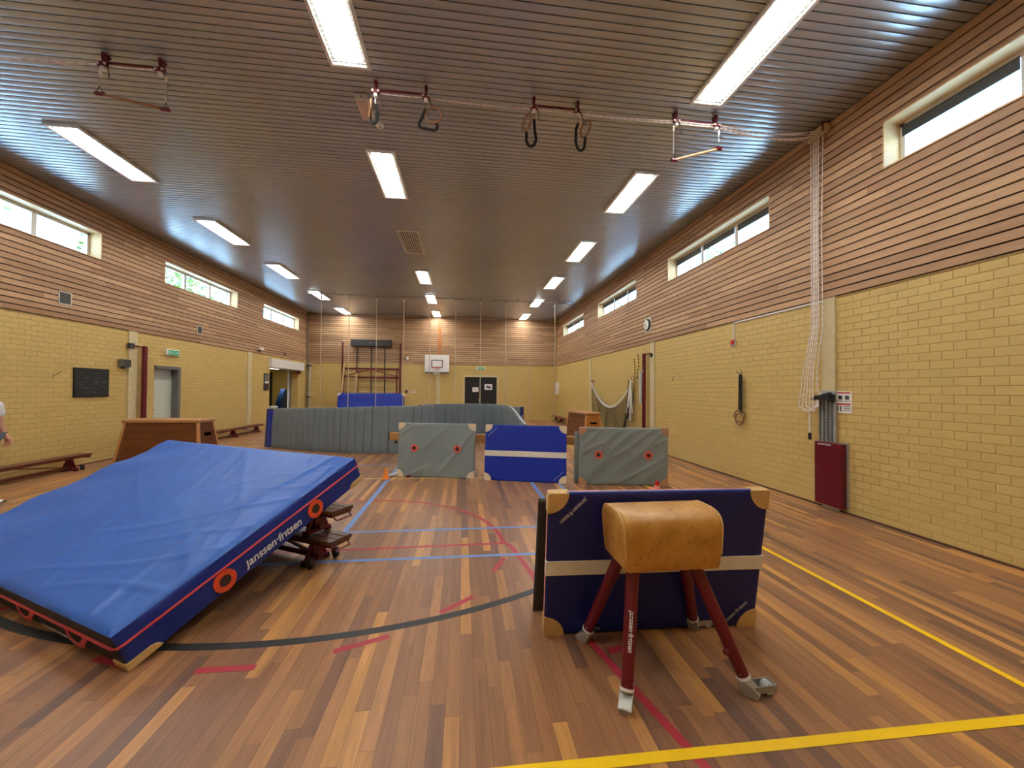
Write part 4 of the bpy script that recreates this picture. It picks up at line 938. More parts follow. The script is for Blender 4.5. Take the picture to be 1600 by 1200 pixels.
# ------------------------------------------------------------------ cone, white roll, pin
t = thing('marker_cone', 'small orange cone on the floor left of the standing grey mat', 'cone', (-1.39, 7.43, 0))
b = MB(); b.lathe([(.055, .012), (.05, .03), (.025, .15), (.012, .20), (.008, .205)], seg=24); b.build('cone_body', M['cone'], t, smooth=True); MB().box((-.075, -.075, 0), (.075, .075, .013)).build('base', M['cone'], t, bevel=.005)
t = thing('foam_tube', 'short white tube lying on the floor at the grey mat corner beside the cone', 'tube', (-1.36, 7.50, .036)); b = MB(); b.tube([(0, 0, 0), (.15, .17, .0)], [.03, .036], 16); b.build('tube', M['lightgrey'], t, smooth=True); b = MB(); b.tube([(.151, .171, 0), (.153, .173, 0)], [.028, .028], 14); b.build('end_face', M['midgrey'], t)
t = thing('game_pin', 'small red and white pin on the floor in front of the right grey mat', 'pin', (3.22, 6.16, 0))
b = MB(); b.lathe([(.05, 0), (.055, .05), (.045, .08)], seg=18); b.build('pin_base', M['pinkpipe'], t, smooth=True); b = MB(); b.lathe([(.03, .08), (.036, .12), (.03, .15), (.012, .16)], seg=18); b.build('pin_head', M['brightred'], t, smooth=True); MB().box((-.12, -.06, 0), (-.03, .06, .04)).build('pin_plate', M['pinkpipe'], t, bevel=.01)

# ------------------------------------------------------------------ left wall fittings
X0 = XL
t = thing('chalkboard', 'black chalkboard with faint chalk scribbles on the left brick wall', 'chalkboard', (X0, 9.47, 1.735))
MB().box((.004, -.40, -.31), (.03, .40, .31)).build('frame', M['black'], t, bevel=.004); MB().box((.03, -.375, -.285), (.033, .375, .285)).build('slate', M['chalkbd'], t)
b = MB(); rnd = random.Random(3)
for k in range(34):
    y = rnd.uniform(-.33, .28); z = rnd.choice([.2, .12, .02, -.02, -.1, -.2]) + rnd.uniform(-.02, .02); b.bar((.0335, y, z), (.0335, y + rnd.uniform(.03, .09), z + rnd.uniform(-.02, .02)), .001, .005)
b.build('chalk_marks', M['chalk'], t)
t = thing('wall_speaker', 'small grey loudspeaker on the left wall beside the cream post', 'speaker', (X0, 10.23, 2.21)); MB().box((.003, -.11, -.09), (.12, .11, .09)).build('cabinet', M['midgrey'], t, bevel=.012); MB().box((.12, -.095, -.075), (.124, .095, .075)).build('grille', M['dkgrey'], t); MB().box((.0, -.03, -.13), (.05, .03, -.09)).build('bracket', M['dkgrey'], t)
t = thing('wall_hook', 'small metal hook on the left brick wall left of the chalkboard', 'hook', (X0, 8.68, 1.87)); b = MB(); b.tube([(0, 0, 0), (.03, 0, 0), (.07, .02, .03), (.09, .06, .09)], .006, 6); b.tube([(.0, 0, 0), (.02, -.01, -.06)], .005, 6); b.build('hook', M['midgrey'], t)
t = thing('net_post', 'dark red volleyball post standing against the left wall', 'post', (X0 + .12, 10.72, 0)); MB().box((-.035, -.05, 0), (.035, .05, 2.66)).build('upright', M['oxred'], t, bevel=.008); b = MB(); b.bar((-.05, -.05, 2.63), (-.05, -.30, 2.66), .03, .03); b.build('top_arm', M['oxred'], t); MB().box((-.085, -.40, 2.58), (-.02, -.27, 2.70)).build('arm_block', M['dkgrey'], t, bevel=.006)
MB().box((-.02, .052, .95), (.02, .072, 2.15)).build('side_rail', M['lightgrey'], t)
for z in (1.5, 1.7): MB().cyl((.01, .07, z), (.02, .075, z), .012, seg=8).build('rail_bolt', M['dkgrey'], t)
t = thing('socket_box', 'small double socket on the left wall between the red post and the white door', 'socket', (X0, 10.86, 1.19)); MB().box((0, -.06, -.045), (.03, .06, .045)).build('plate', M['lightgrey'], t, bevel=.004)
for y in (-.03, .03): MB().box((.03, y - .02, -.02), (.045, y + .02, .02)).build('socket', M['dkgrey'], t)
def exit_sign(x, y, z, face, label):
    m = T(x, y, z) @ RZ(0 if face == 'x' else -PI / 2); t = thing('exit_sign', label, 'exit sign', (0, 0, 0), m)
    MB().box((0, -.245, -.085), (.055, .245, .085)).build('housing', M['white'], t, bevel=.02); MB().box((.055, -.2, -.065), (.06, .2, .065)).build('panel', M['exit'], t)
    b = MB(); b.box((.0605, -.195, -.062), (.062, .04, .062)); b.box((.0605, .055, -.062), (.062, .195, .062)); g = b.build('pictogram_field', M['green'], t)
    b = MB(); X = .0625
    pl = lambda pts: b.add([(X, p[0], p[1]) for p in pts] + [(X + .001, p[0], p[1]) for p in pts], [tuple(range(len(pts))), tuple(range(2 * len(pts) - 1, len(pts) - 1, -1))])
    pl([(.08, -.01), (.12, -.01), (.12, -.035), (.175, .0), (.12, .035), (.12, .01), (.08, .01)]); pl([(-.16, -.045), (-.11, -.045), (-.11, .045), (-.16, .045)])
    pl([(-.05, -.02), (-.03, -.02), (-.02, .025), (-.045, .025)]); pl([(-.07, -.045), (-.055, -.05), (-.03, -.015), (-.05, -.012)]); pl([(-.03, -.02), (-.01, -.045), (.0, -.038), (-.02, -.01)]); pl([(-.02, .02), (.01, .0), (.015, .008), (-.02, .028)]); pl([(-.035, .03), (-.02, .03), (-.02, .045), (-.035, .045)])
    b.build('running_figure', M['white'], t)
exit_sign(X0, 11.79, 2.60, 'x', 'lit green exit sign on the left wall above the white door'); exit_sign(.96, YB, 2.80, 'y', 'lit green exit sign on the back wall above the black double doors')
for i, (y, z, h, lab) in enumerate(((8.84, 3.414, .13, 'square white-framed vent grille low in the left batten wall nearest the camera'), (12.87, 3.39, .12, 'square vent grille low in the left batten wall above the white door'), (18.6, 3.17, .07, 'small dark vent grille low in the left batten wall near the shutter'))):
    t = thing('wall_grille', lab, 'vent', (X0 + .028, y, z)); b = MB()
    for lo, hi in (((0, -h, -h), (.015, -h + .02, h)), ((0, h - .02, -h), (.015, h, h)), ((0, -h, -h), (.015, h, -h + .02)), ((0, -h, h - .02), (.015, h, h))): b.box(lo, hi)
    b.build('frame', M['offwhite'] if i < 2 else M['dkgrey'], t); b = MB()
    for k in range(6): zz = -h + .03 + (2 * h - .06) * k / 5; b.box((.002, -h + .02, zz - .005), (.012, h - .02, zz + .005))
    b.build('slat', M['midgrey'], t); MB().box((0, -h + .02, -h + .02), (.002, h - .02, h - .02)).build('backing', M['dkgrey'], t)
t = thing('flood_lamp', 'small white floodlight on the left batten wall before the storage opening', 'lamp', (X0 + .028, 16.35, 3.13)); MB().box((.05, -.15, .0), (.12, .15, .10)).build('head', M['white'], t, bevel=.01); MB().box((0, -.03, -.06), (.06, .03, .06)).build('bracket', M['dkgrey'], t)
# white door
d = sempty('door_1', (X0, (DOOR[0] + DOOR[1]) / 2, 0)); hw = (DOOR[1] - DOOR[0]) / 2
b = MB(); b.box((-.22, -hw, 0), (-.14, -hw + .05, 2.22)); b.box((-.26, hw - .10, 0), (-.0, hw, 2.22)); b.box((-.26, -hw + .05, 2.14), (-.0, hw - .10, 2.22)); b.build('door_frame', M['midgrey'], d, bevel=.003)
MB().box((-.215, -hw + .05, 1.97), (-.19, hw - .10, 2.14)).build('top_panel', M['lightgrey'], d); MB().box((-.215, -hw + .05, .01), (-.17, hw - .10, 1.965)).build('door_leaf', M['palegreen'], d, bevel=.003)
b = MB(); b.tube([(-.17, -hw + .11, 1.05), (-.12, -hw + .11, 1.05), (-.12, -hw + .22, 1.05)], .009, 8); b.build('door_handle', M['chrome'], d, smooth=True)
MB().box((-.30, -hw, 0), (-.26, hw, 2.22)).build('back_plate', M['gapdark'], d)
# shutter opening and storage room
t = thing('roller_shutter_box', 'white roller shutter box over the storage opening in the left wall', 'shutter box', (X0, 18.82, 2.51)); MB().box((.002, -1.64, 0), (.14, 1.66, .37)).build('casing', M['white'], t, bevel=.006); MB().box((.03, -1.5, -.02), (.09, 1.5, 0)).build('shutter_bar', M['lightgrey'], t); MB().box((.0, 1.2, -.16), (.09, 1.44, -.02)).build('motor', M['oxred'], t)
sr = MB(); xa, xb_ = X0 - 4.2, X0 - .3
sr.box((xa - .15, 16.6, 0), (xa, 24.35, 2.75)); w_ = struct(sr.build('wall_storage_back', M['yelpaint']))
for nm, lo, hi in (('wall_storage_near', (xa, 16.6, 0), (xb_, 16.75, 2.75)), ('wall_storage_far', (xa, 24.2, 0), (xb_, 24.35, 2.75)), ('wall_storage_side', (xb_ - .0, 21.24, 0), (xb_ + .15, 24.2, 2.75))): struct(MB().box(lo, hi).build(nm, M['yelpaint']))
MB().box((xa - .2, 16.57, -.3), (xb_ - .05, 16.598, 2.85)).build('added_pale_sheet', M['ground'], w_); MB().box((xa - .2, 16.5, 2.851), (X0 - .32, 24.5, 2.90)).build('added_roof_sheet', M['ground'], w_); MB().box((xa - .15, 16.6, 2.75), (X0 - .3, 24.35, 2.85)).build('storage_ceiling', M['midgrey'], w_); MB().box((xa - .15, 16.6, -.1), (X0 - .29, 24.35, 0)).build('storage_floor', M['floor'], w_)  # unseen pale outer sheets, added to keep yellow out of the ceiling reflection
t = thing('storage_lamp', 'round white ceiling lamp inside the storage room beyond the shutter', 'lamp', (-9.6, 21.9, 2.745)); MB().lathe([(.55, 0), (.55, -.04), (.45, -.08), (.2, -.10)], seg=28).build('lamp_shade', M['roomlamp'], t, smooth=True)
t = thing('storage_rack', 'narrow white rack panel standing just inside the storage opening', 'rack', (-8.35, 19.95, 0)); b = MB(); b.box((0, -.03, 0), (.03, .03, 2.5)); b.box((0, .34, 0), (.03, .40, 2.5)); b.build('upright', M['white'], t); b = MB(); [b.box((0, .03, .25 + .35 * k), (.03, .34, .28 + .35 * k)) for k in range(7)]; b.build('shelf', M['lightgrey'], t); MB().box((.012, .03, .1), (.018, .34, 2.45)).build('mesh_panel', M['lightgrey'], t)
t = thing('dark_pole', 'dark upright pole inside the storage room', 'pole', (-9.3, 20.4, 0)); MB().box((-.05, -.05, 0), (.05, .05, 2.4)).build('pole', M['dkgrey'], t)
t = thing('blue_mat_trolley', 'blue mat leaning on a trolley inside the storage room', 'mat trolley', (-9.3, 21.6, 0)); b = MB(); b.prism([(-.5, .35), (.35, .35), (.35, 1.55), (.1, 1.62), (-.45, .9)], -.12, .12, RZ(PI / 2)); b.build('mat', M['blue'], t, bevel=.03); MB().box((-.3, -.7, .1), (.3, .7, .2)).build('trolley_base', M['lightgrey'], t)
for y in (-.55, .55): MB().cyl((-.3, y, .05), (.3, y, .05), .05).build('wheel', M['black'], t)
t = thing('yellow_box_stack', 'pale yellow box with white lid inside the storage room', 'box', (-9.0, 19.2, 0)); MB().box((-.4, -.3, 0), (.4, .3, .75)).build('box', plain('pale_yellow_board', S(206, 196, 120), .6), t, bevel=.02); MB().box((-.42, -.32, .75), (.42, .32, .82)).build('lid', M['white'], t, bevel=.01)
t = thing('notice_board', 'dark framed notice board on the left wall beside the storage opening', 'notice board', (X0, 17.0, 1.90)); MB().box((.003, -.20, -.35), (.03, .20, .35)).build('frame', M['dkgrey'], t, bevel=.005); MB().box((.03, -.15, -.06), (.034, .15, .03)).build('white_card', M['paper'], t); MB().box((.03, -.15, .06), (.033, .15, .30)).build('photo_sheet', M['midgrey'], t); MB().box((.03, -.15, -.30), (.033, .15, -.09)).build('lower_sheet', M['meshbrown'], t)
t = thing('drain_pipe', 'pair of pipes, one dark and one pale, in the back left corner', 'pipe', (X0 + .1, YB - .1, 0)); MB().tube([(-.03, -.12, 0), (-.03, -.12, 2.7), (-.03, -.12, HC)], .025, 10).build('dark_pipe', M['midgrey'], t, smooth=True); MB().tube([(.06, .02, 0), (.06, .02, 2.95)], .032, 12).build('pale_pipe', M['lightgrey'], t, smooth=True)
for z in (1.2, 2.8): MB().box((-.07, -.16, z), (.12, .07, z + .05)).build('clamp', M['dkgrey'], t)

# ------------------------------------------------------------------ back wall fittings
t = thing('basketball_hoop', 'white basketball backboard with orange rim on the back wall', 'basketball hoop', (-1.36, YB - .08, 3.02))
MB().box((-.635, -.13, -.455), (.635, -.10, .455)).build('backboard', M['white'], t, bevel=.004)
b = MB(); q = .30
for lo, hi in (((-q, -.134, -.18), (-q + .045, -.130, .19)), ((q - .045, -.134, -.18), (q, -.130, .19)), ((-q, -.134, .145), (q, -.130, .19)), ((-q, -.134, -.225), (q, -.130, -.18))): b.box(lo, hi)
b.build('target_square', M['dkgrey'], t); MB().box((-.60, -.1, -.52), (.60, -.06, -.455)).build('lower_rail', M['midgrey'], t)
b = MB(); b.box((-.3, -.10, -.35), (.3, .06, -.25)); b.box((-.3, -.10, .2), (.3, .06, .3)); b.build('wall_mount', M['midgrey'], t)
b = MB(); b.torus((0, -.40, -.24), .225, .014, (0, 0, 1), 28, 8); b.box((-.05, -.19, -.27), (.05, -.134, -.21)); b.build('rim', M['orange'], t, smooth=True)
b = MB()
for k in range(14):
    for sg in (1, -1):
        P = []
        for j in range(5): a = 2 * PI * (k + sg * j * .5) / 14; r_ = .22 - .024 * j; P.append((r_ * math.cos(a), -.40 + r_ * math.sin(a), -.25 - .09 * j))
        b.tube(P, .004, 4, cap=False)
b.build('hoop_net', M['white'], t)
d = sempty('door_2', ((BD[0] + BD[1]) / 2, YB, 0)); hw = (BD[1] - BD[0]) / 2
b = MB(); b.box((-hw, -.03, 0), (-hw + .09, .12, 2.44)); b.box((hw - .09, -.03, 0), (hw, .12, 2.44)); b.box((-hw + .09, -.03, 2.33), (hw - .09, .12, 2.44)); b.build('door_frame', M['cream'], d, bevel=.004)
for s_ in (-1, 1): MB().box((min(s_ * .006, s_ * (hw - .095)), .04, .01), (max(s_ * .006, s_ * (hw - .095)), .09, 2.325)).build('door_leaf', M['black'], d, bevel=.003)
b = MB(); b.box((-.13, .02, .95), (-.05, .04, 1.2)); b.tube([(-.09, .02, 1.1), (-.09, -.03, 1.1), (-.22, -.03, 1.1)], .012, 8); b.build('door_handle', M['chrome'], d); MB().box((-hw, .13, 0), (hw, .2, 2.44)).build('back_plate', M['gapdark'], d)
def sheet(name, label, m, w, h, deco, cat='sign'):
    t = thing(name, label, cat, (0, 0, 0), m); MB().box((-w / 2, -.004, -h / 2), (w / 2, 0, h / 2)).build('paper_sheet', M['paper'], t)
    for i, (x0, z0, x1, z1, mt, nm) in enumerate(deco): MB().box((x0 * w, -.0055, z0 * h), (x1 * w, -.004, z1 * h)).build(nm, mt, t)
    return t
PN = 'printed_block'
sheet('paper_notice', 'small white notice on the left leaf of the black double doors', T(.685, YB + .039, 1.65), .32, .24, [(-.3, .1, .3, .16, M['midgrey'], 'printed_line'), (-.25, -.05, .25, .01, M['midgrey'], 'printed_line'), (-.2, -.2, .2, -.14, M['lightgrey'], 'printed_line')])
sheet('paper_notice', 'white notice with a dark picture on the right leaf of the black double doors', T(1.385, YB + .039, 1.80), .42, .31, [(-.28, -.12, .0, .2, M['bluedk'], PN), (.0, -.25, .3, .08, M['oxred'], PN), (-.1, -.2, .15, .0, M['dkgrey'], PN)])
sheet('wall_sign', 'small pale pink sign on the back wall beside the climbing frame', T(-2.64, YB, 1.515), .30, .13, [(-.4, .05, .4, .3, M['salmon'], PN), (-.4, -.3, .1, -.1, M['salmon'], PN)])
t = thing('alarm_button', 'dark red alarm button on the back wall beside the pale pink sign', 'alarm', (-2.95, YB, 1.52)); MB().box((-.06, -.05, -.07), (.06, 0, .07)).build('housing', M['oxred'], t, bevel=.01); MB().cyl((0, -.05, 0), (0, -.06, 0), .03).build('push_button', M['dkgrey'], t)
t = thing('motion_sensor', 'small white sensor box on the back batten wall above the brick', 'sensor', (-2.91, YB - .028, 3.28)); MB().box((-.05, -.07, -.08), (.05, 0, .08)).build('housing', M['white'], t, bevel=.015); MB().lathe([(.03, 0), (.02, .03)], (0, 0, -.09), 10).build('lens', M['salmon'], t)
# climbing frame
t = thing('wall_climber', 'dark red climbing frame with tall posts on the back wall', 'climbing frame', (-4.73, YB - .22, 0))
for x in (-1.46, 1.46): MB().box((x - .035, .1, 0), (x + .035, .17, 4.06)).build('post', M['oxred'], t, bevel=.006)
for z, q in ((2.69, .045), (2.24, .045)): MB().box((-1.43, .02, z - q), (1.40, .09, z + q)).build('cross_beam', M['oxred'], t, bevel=.006)
for x in (-.72, 0, .68): MB().tube([(x, .05, .0), (x, .05, 3.86)], .028, 10).build('upright_tube', M['black'], t, smooth=True)
for s_ in (-1, 1): b = MB(); b.bar((0, .0, 2.68), (s_ * 1.36, .0, 2.28), .03, .04); b.build('diagonal_brace', M['oxred'], t)
for x in (-1.40, 1.30): MB().box((x - .03, .0, .4), (x + .03, .06, 2.69)).build('side_stile', M['oxred'], t)
for z in (.8, 1.15, 1.5, 1.82, 2.13, 2.42): MB().tube([(-1.38, .06, z), (1.30, .06, z)], .013, 8).build('rung', M['pinez'], t, smooth=True)
t = thing('lean_ladder', 'pale wooden ladder leaning on the left side of the climbing frame', 'ladder', (-5.78, YB - .46, 0))
for x0, x1 in ((-.43, -.27), (.27, .36)): b = MB(); b.bar((x0, 0, .02), (x1, .19, 2.88 if x0 < 0 else 2.45), .07, .03, (0, 1, 0)); b.build('rail', M['pinez'], t, bevel=.004)
for k in range(7):
    z = .35 + .31 * k; f = z / 2.9; MB().tube([(-.43 + .16 * f, .19 * f, z), (.27 + .09 * f, .19 * f, z)], .014, 8).build('rung', M['pinez'], t, smooth=True)
t = thing('screen_case', 'long dark grey roll-up case high on the back batten wall above the climbing frame', 'screen case', (-4.72, YB - .04, 4.03)); MB().box((-1.0, -.26, -.17), (1.0, 0, .17)).build('case', M['dkgrey'], t, bevel=.02)
b = MB(); b.box((-.1, -.264, -.02), (.1, -.26, .02)); b.build('name_plate', M['midgrey'], t)
for x in (-1.0, 1.0): MB().box((min(x, x * 1.01), -.265, -.175), (max(x, x * 1.01), 0, .175)).build('end_cap', M['black'], t)
# crash mat standing in front of the climbing frame
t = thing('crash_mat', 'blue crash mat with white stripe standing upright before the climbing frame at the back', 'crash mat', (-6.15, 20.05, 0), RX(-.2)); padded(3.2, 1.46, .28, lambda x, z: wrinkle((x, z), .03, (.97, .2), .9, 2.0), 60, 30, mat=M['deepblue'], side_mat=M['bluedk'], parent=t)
MB().box((-.002, -.014, .70), (3.202, .1, .76)).build('white_stripe', M['stripe'], t)
for cx, cz, sx, sz in ((0, 1.46, 1, -1), (3.2, 1.46, -1, -1)): corner_patch(t, cx, cz, sx, sz, .14, .28, M['stripe'])

# ------------------------------------------------------------------ right wall fittings
X1 = XR
t = thing('wall_clock', 'round black-rimmed clock on the right batten wall', 'clock', (X1 - .028, 10.44, 3.51)); m = RY(-PI / 2)
MB().box((-.012, -.2, -.2), (0, .2, .2)).build('back_board', M['offwhite'], t); MB().lathe([(.17, 0), (.17, .04), (.145, .05)], seg=32, m=T(-.012, 0, 0) @ m).build('rim', M['dkgrey'], t, smooth=True); MB().lathe([(.145, .0), (.145, .052)], seg=32, m=T(-.012, 0, 0) @ m).build('dial', M['white'], t)
b = MB()
for k in range(12): a = 2 * PI * k / 12; b.bar((-.0645, .115 * math.sin(a), .115 * math.cos(a)), (-.0645, .135 * math.sin(a), .135 * math.cos(a)), .001, .010, (1, 0, 0))
b.build('hour_mark', M['black'], t); b = MB(); b.bar((-.066, 0, 0), (-.066, .055, .045), .002, .012, (1, 0, 0)); b.bar((-.067, 0, 0), (-.067, -.03, -.1), .002, .008, (1, 0, 0)); b.build('clock_hands', M['black'], t)
t = thing('alarm_bell', 'small red and white alarm with white conduit on the right wall', 'alarm', (X1, 6.95, 2.60)); MB().lathe([(.05, 0), (.045, .05), (.02, .06)], seg=18, m=m).build('bell', M['brightred'], t, smooth=True); MB().box((-.03, -.07, -.07), (0, .07, .03)).build('back_box', M['lightgrey'], t, bevel=.008)
b = MB(); b.box((-.02, -.012, .05), (0, .012, .38)); b.box((-.02, -1.89, .366), (0, .012, .39)); b.build('conduit', M['white'], t)
t = thing('wall_hook', 'small metal hook on the right brick wall between the clock and the hanging rings', 'hook', (X1, 9.1, 1.96)); b = MB(); b.tube([(0, 0, .05), (-.04, 0, .03), (-.06, -.02, -.03), (-.07, -.06, -.06), (-.09, -.08, -.02)], .006, 6); b.build('hook', M['midgrey'], t)
t = thing('wall_hook', 'metal hook holding the pair of straps with rings on the right wall', 'hook', (X1, 6.73, 1.98)); b = MB(); b.tube([(0, 0, .02), (-.06, .0, .0), (-.10, .03, .05)], .007, 6); b.tube([(0, 0, .02), (-.02, .04, .09)], .006, 6); b.build('hook', M['midgrey'], t)
for q, lab in ((0, 'wooden ring on black strap hanging on the right wall hook, left one'), (1, 'wooden ring on black strap hanging on the right wall hook, right and lower one')):
    t = thing('strap_ring', lab, 'ring', (X1 - .045 - .012 * q, 6.74 - .05 * q, 1.97), None, 'rings hanging on the right wall hook'); z = -.68 - .05 * q
    b = MB(); strap_piece(b, [(0, .012, 0), (0, .03, z)], .028, .004, (1, 0, 0)); strap_piece(b, [(0, -.012, 0), (0, -.02, z)], .028, .004, (1, 0, 0)); b.build('strap', M['blackfab'], t)
    b = MB(); b.torus((-.005 - .03 * q, 0, z - .10), .11, .014, (1, .25 - .3 * q, 0), 32, 10); b.build('hoop', wood_grain('wall_ring_wood', S(128, 92, 60), S(160, 120, 82), .5, 'z'), t, smooth=True)
sheet('instruction_sign', 'white instruction sign with red bands beside the rope cleat on the right wall', T(X1, 4.765, 1.515) @ RZ(-PI / 2), .23, .30, [(-.42, .40, .42, .46, M['brightred'], PN), (-.42, -.13, .42, -.06, M['brightred'], PN), (-.32, .12, -.08, .30, M['dkgrey'], 'figure'), (.1, .12, .34, .30, M['dkgrey'], 'figure'), (-.4, .03, -.02, .06, M['midgrey'], 'printed_line'), (.05, .03, .4, .06, M['midgrey'], 'printed_line'), (-.38, -.42, -.3, -.18, M['midgrey'], 'figure'), (-.22, -.42, -.12, -.18, M['midgrey'], 'figure'), (.02, -.22, .42, -.19, M['midgrey'], 'printed_line'), (.02, -.30, .42, -.27, M['midgrey'], 'printed_line'), (.02, -.38, .42, -.35, M['midgrey'], 'printed_line')])
t = thing('net_post', 'dark red volleyball post standing against the right wall beside the net', 'post', (X1 - .12, 10.50, 0)); MB().box((-.035, -.05, 0), (.035, .05, 2.70)).build('upright', M['oxred'], t, bevel=.008); b = MB(); b.bar((.04, .05, 2.69), (.04, -.33, 2.69), .03, .03); b.build('top_arm', M['oxred'], t); MB().box((.02, -.36, 2.58), (.085, -.28, 2.68)).build('arm_block', M['dkgrey'], t, bevel=.006)
MB().cyl((-.04, -.03, 2.2), (-.055, -.03, 2.2), .02).build('bolt', M['white'], t)
t = thing('grey_pole', 'short grey metal pole hung on the right wall beside the dark red post', 'pole', (X1 - .06, 10.80, 0)); MB().box((-.04, -.05, 1.28), (.03, .05, 2.24)).build('pole', M['lightgrey'], t, bevel=.01)
for z in (1.35, 2.1): MB().box((.03, -.02, z), (.06, .02, z + .06)).build('clamp', M['dkgrey'], t)
for q, (y, z0, z1) in enumerate(((11.06, 1.99, 2.72), (11.30, 2.03, 2.62))):
    t = thing('striped_cord', ('black and yellow striped cord hanging on the right wall, nearest the post', 'black and yellow striped cord hanging on the right wall, nearest the net sag')[q], 'cord', (X1 - .03, y, z0), None, 'striped cords above the net')
    b = MB(); pts = [(0, .03 * math.sin(k * .5 + q), (z1 - z0) * k / 14) for k in range(15)]; b.tube(pts, .012, 6, mif=lambda i, k: 1 if i % 2 else 0); b.build('cord', [plain('yellow_cord', S(214, 180, 70), .7), M['blackfab']], t)
# volleyball net on hooks
t = thing('volleyball_net', 'dark volleyball net with white top band draped between hooks on the right wall', 'net', (X1 - .07, 13.1, 0))
def net_top(s): y = 1.9 - 3.75 * s; z = 2.0 - .86 * (1 - (2 * abs(s - .53) / 1.06) ** 2 if s < .53 else 1 - (abs(s - .53) / .47) ** 2) ; return y, max(1.1, z)
NS, NV = 56, 20
b = MB(); b.grid(lambda u, v: (-.02 - .03 * math.sin(u * 30) * v - .03 * math.sin(u * 11 + v * 4), net_top(u)[0], net_top(u)[1] - v * (.95 + .35 * (net_top(u)[1] - 1.1))), NS, NV)
o = b.build('netting', M['netcord'], t, fix=False); md = o.modifiers.new('wire', 'WIREFRAME'); md.thickness = .009; md.use_replace = True
for dx, dz in ((-.05, .0), (-.085, -.03)):
    b = MB(); P = [net_top(k / 40) for k in range(33 if dx < -.06 else 41)]; b.add([(dx, y, z + dz) for y, z in P] + [(dx, y, z + dz - .06) for y, z in P], [(k, k + 1, k + len(P) + 1, k + len(P)) for k in range(len(P) - 1)]); o = b.build('top_band', M['white'], t, fix=False); md = o.modifiers.new('solid', 'SOLIDIFY'); md.thickness = .004
b = MB()
for k, (dy, zb, w) in enumerate(((.16, .95, .06), (.08, 1.15, .05), (.0, .75, .07), (-.08, 1.0, .05))): b.bar((-.09 - .012 * k, -1.85 + dy * .3, 1.99), (-.10 - .012 * k, -1.85 + dy * 2.2, zb), .012, w, (0, 1, 0))
b.build('folded_band', M['white'], t)
b = MB()
for k in range(3): b.bar((-.085 - .012 * k, -1.83 + .05 * k, 1.98), (-.10, -1.72 + .12 * k, .8), .01, .03, (0, 1, 0))
b.tube([(-.1, -1.7, .95), (-.12, -1.5, .75), (-.1, -1.3, .45), (-.08, -1.2, .3)], .016, 6); b.build('black_strap', M['blackfab'], t)
for y, z in ((2.0, 2.0), (1.8, 2.02), (-1.78, 2.0), (-1.98, 2.03)): b = MB(); b.tube([(.07, y, z), (-.05, y, z), (-.08, y, z + .06)], .01, 6); b.build('hook', M['dkgrey'], t)
t = thing('first_aid_cabinet', 'slim white cabinet with red mark in the back right corner', 'cabinet', (X1 - .0, 20.95, 1.755)); MB().box((-.14, -.14, -.325), (0, .14, .325)).build('cabinet_body', M['white'], t, bevel=.008); MB().box((-.144, -.09, -.15), (-.14, .09, -.02)).build('red_mark', M['salmon'], t)
b = MB(); b.bar((-.14, -.14, .12), (-.14, -.02, .12), .01, .015); b.build('cabinet_handle', M['midgrey'], t)

# ------------------------------------------------------------------ person at the left edge
def skinned(name, verts, edges, radii, mat, parent, sub=2, root=0):
    me = bpy.data.meshes.new(name); me.from_pydata([tuple(v) for v in verts], edges, []); o = bpy.data.objects.new(name, me); C.objects.link(o); o.parent = parent
    md = o.modifiers.new('skin', 'SKIN'); md.use_smooth_shade = True
    for i, r_ in enumerate(radii): me.skin_vertices[0].data[i].radius = (r_, r_) if not isinstance(r_, tuple) else r_
    for i in range(len(verts)): me.skin_vertices[0].data[i].use_root = (i == root)
    s_ = o.modifiers.new('sub', 'SUBSURF'); s_.levels = sub; s_.render_levels = sub; me.materials.append(mat); return o
t = thing('person', 'person in white t-shirt and grey trousers standing at the left edge of the photo', 'person', (-6.575, 6.22, 0))
# facing +x; local y: +y is the person's left
V = [(0, 0, .95), (0, 0, 1.12), (0, 0, 1.30), (0, 0, 1.42), (.01, 0, 1.52), (.03, 0, 1.60), (.03, 0, 1.70), (.02, 0, 1.76),
     (0, .18, 1.40), (.02, .22, 1.14), (.13, .21, .93), (0, -.18, 1.40), (-.02, -.22, 1.14), (.02, -.23, .94), (.03, -.23, .87),
     (.0, .10, .90), (.02, .11, .50), (-.02, .11, .10), (.0, -.10, .90), (.03, -.11, .50), (.02, -.11, .10), (.155, .21, .86)]
Ed = [(0, 1), (1, 2), (2, 3), (3, 4), (4, 5), (5, 6), (6, 7), (3, 8), (8, 9), (9, 10), (10, 21), (3, 11), (11, 12), (12, 13), (13, 14), (0, 15), (15, 16), (16, 17), (0, 18), (18, 19), (19, 20)]
Rd = [(.13, .16), (.12, .14), (.13, .16), (.10, .13), .055, (.075, .085), (.08, .095), .06, .06, .046, (.030, .024), .06, .046, (.030, .024), (.040, .022), .085, .058, .04, .085, .058, .04, (.042, .024)]
skinned('body', V, Ed, Rd, M['skin'], t)
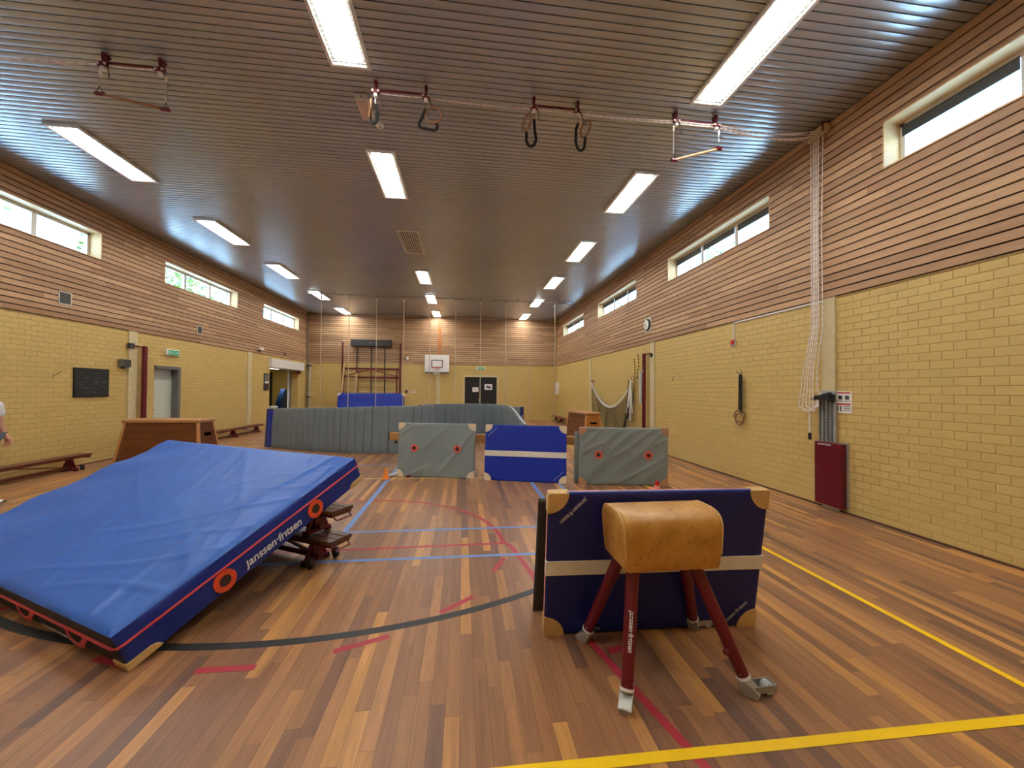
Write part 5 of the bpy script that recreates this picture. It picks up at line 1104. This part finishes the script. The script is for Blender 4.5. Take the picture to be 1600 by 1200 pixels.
for hx, hy, sg in ((.155, .21, 1), (.03, -.23, -1)):
    for k, ln in enumerate((.075, .085, .08, .062)):
        ox = .033 - .021 * k; b = MB(); b.tube([(hx + ox, hy, .868), (hx + ox + .006, hy - sg * .006, .868 - ln * .45), (hx + ox + .004, hy - sg * .026, .868 - ln * .78), (hx + ox - .004, hy - sg * .046, .868 - ln * .82)], [.0105, .010, .009, .0075], 8); b.build('finger', M['skin'], t, smooth=True)
    b = MB(); b.tube([(hx + .030, hy, .905), (hx + .052, hy - sg * .014, .885), (hx + .054, hy - sg * .028, .858), (hx + .046, hy - sg * .036, .842)], [.012, .0115, .010, .008], 8); b.build('thumb', M['skin'], t, smooth=True)
skinned('tshirt', [(0, 0, .93), (0, 0, 1.12), (0, 0, 1.30), (0, 0, 1.43), (0, .19, 1.41), (.02, .22, 1.20), (0, -.19, 1.41), (-.01, -.225, 1.20)], [(0, 1), (1, 2), (2, 3), (3, 4), (4, 5), (3, 6), (6, 7)], [(.15, .18), (.14, .165), (.15, .18), (.11, .14), .085, .075, .085, .072], M['tshirt'], t)
skinned('trousers', [(0, 0, .96), (0, .10, .88), (.02, .11, .50), (-.02, .11, .09), (0, -.10, .88), (.03, -.11, .50), (.02, -.11, .09)], [(0, 1), (1, 2), (2, 3), (0, 4), (4, 5), (5, 6)], [(.14, .17), .105, .078, .066, .105, .078, .066], M['trouser'], t)
for s_, x in ((1, .03), (-1, .02)):
    b = MB(); b.grid(lambda u, v: (x - .09 + .29 * u, s_ * .11 + (.045 + .01 * math.sin(u * PI)) * math.cos(PI * 2 * v) * (1 - .5 * max(0, u - .75) * 4 * .6), max(.0, .038 + (.05 - .035 * u) * math.sin(PI * 2 * v))), 14, 16); b.build('shoe', M['white'], t, smooth=True)
b = MB(); b.lathe([(.02, .11), (.06, .10), (.09, .05), (.098, .0), (.09, -.06)], (.0, 0, 1.69), 20); b.build('hair', M['hair'], t, smooth=True)
b = MB(); b.tube([(.11, 0, 1.69), (.135, 0, 1.655), (.105, 0, 1.645)], [.008, .016, .012], 8)
for s_ in (-1, 1): b.lathe([(.0, .022), (.016, .015), (.02, 0), (.016, -.018), (0, -.024)], (.03, s_ * .09, 1.66), 10)
b.build('face_features', M['skin'], t, smooth=True)
b = MB()
for s_ in (-1, 1): b.lathe([(.002, .01), (.01, .005), (.011, 0), (.008, -.007), (.001, -.01)], (.105, s_ * .033, 1.685), 10)
b.build('eye', M['dkgrey'], t, smooth=True)
MB().tube([(.108, -.022, 1.618), (.113, 0, 1.614), (.108, .022, 1.618)], .005, 6).build('mouth', M['salmon'], t, smooth=True)
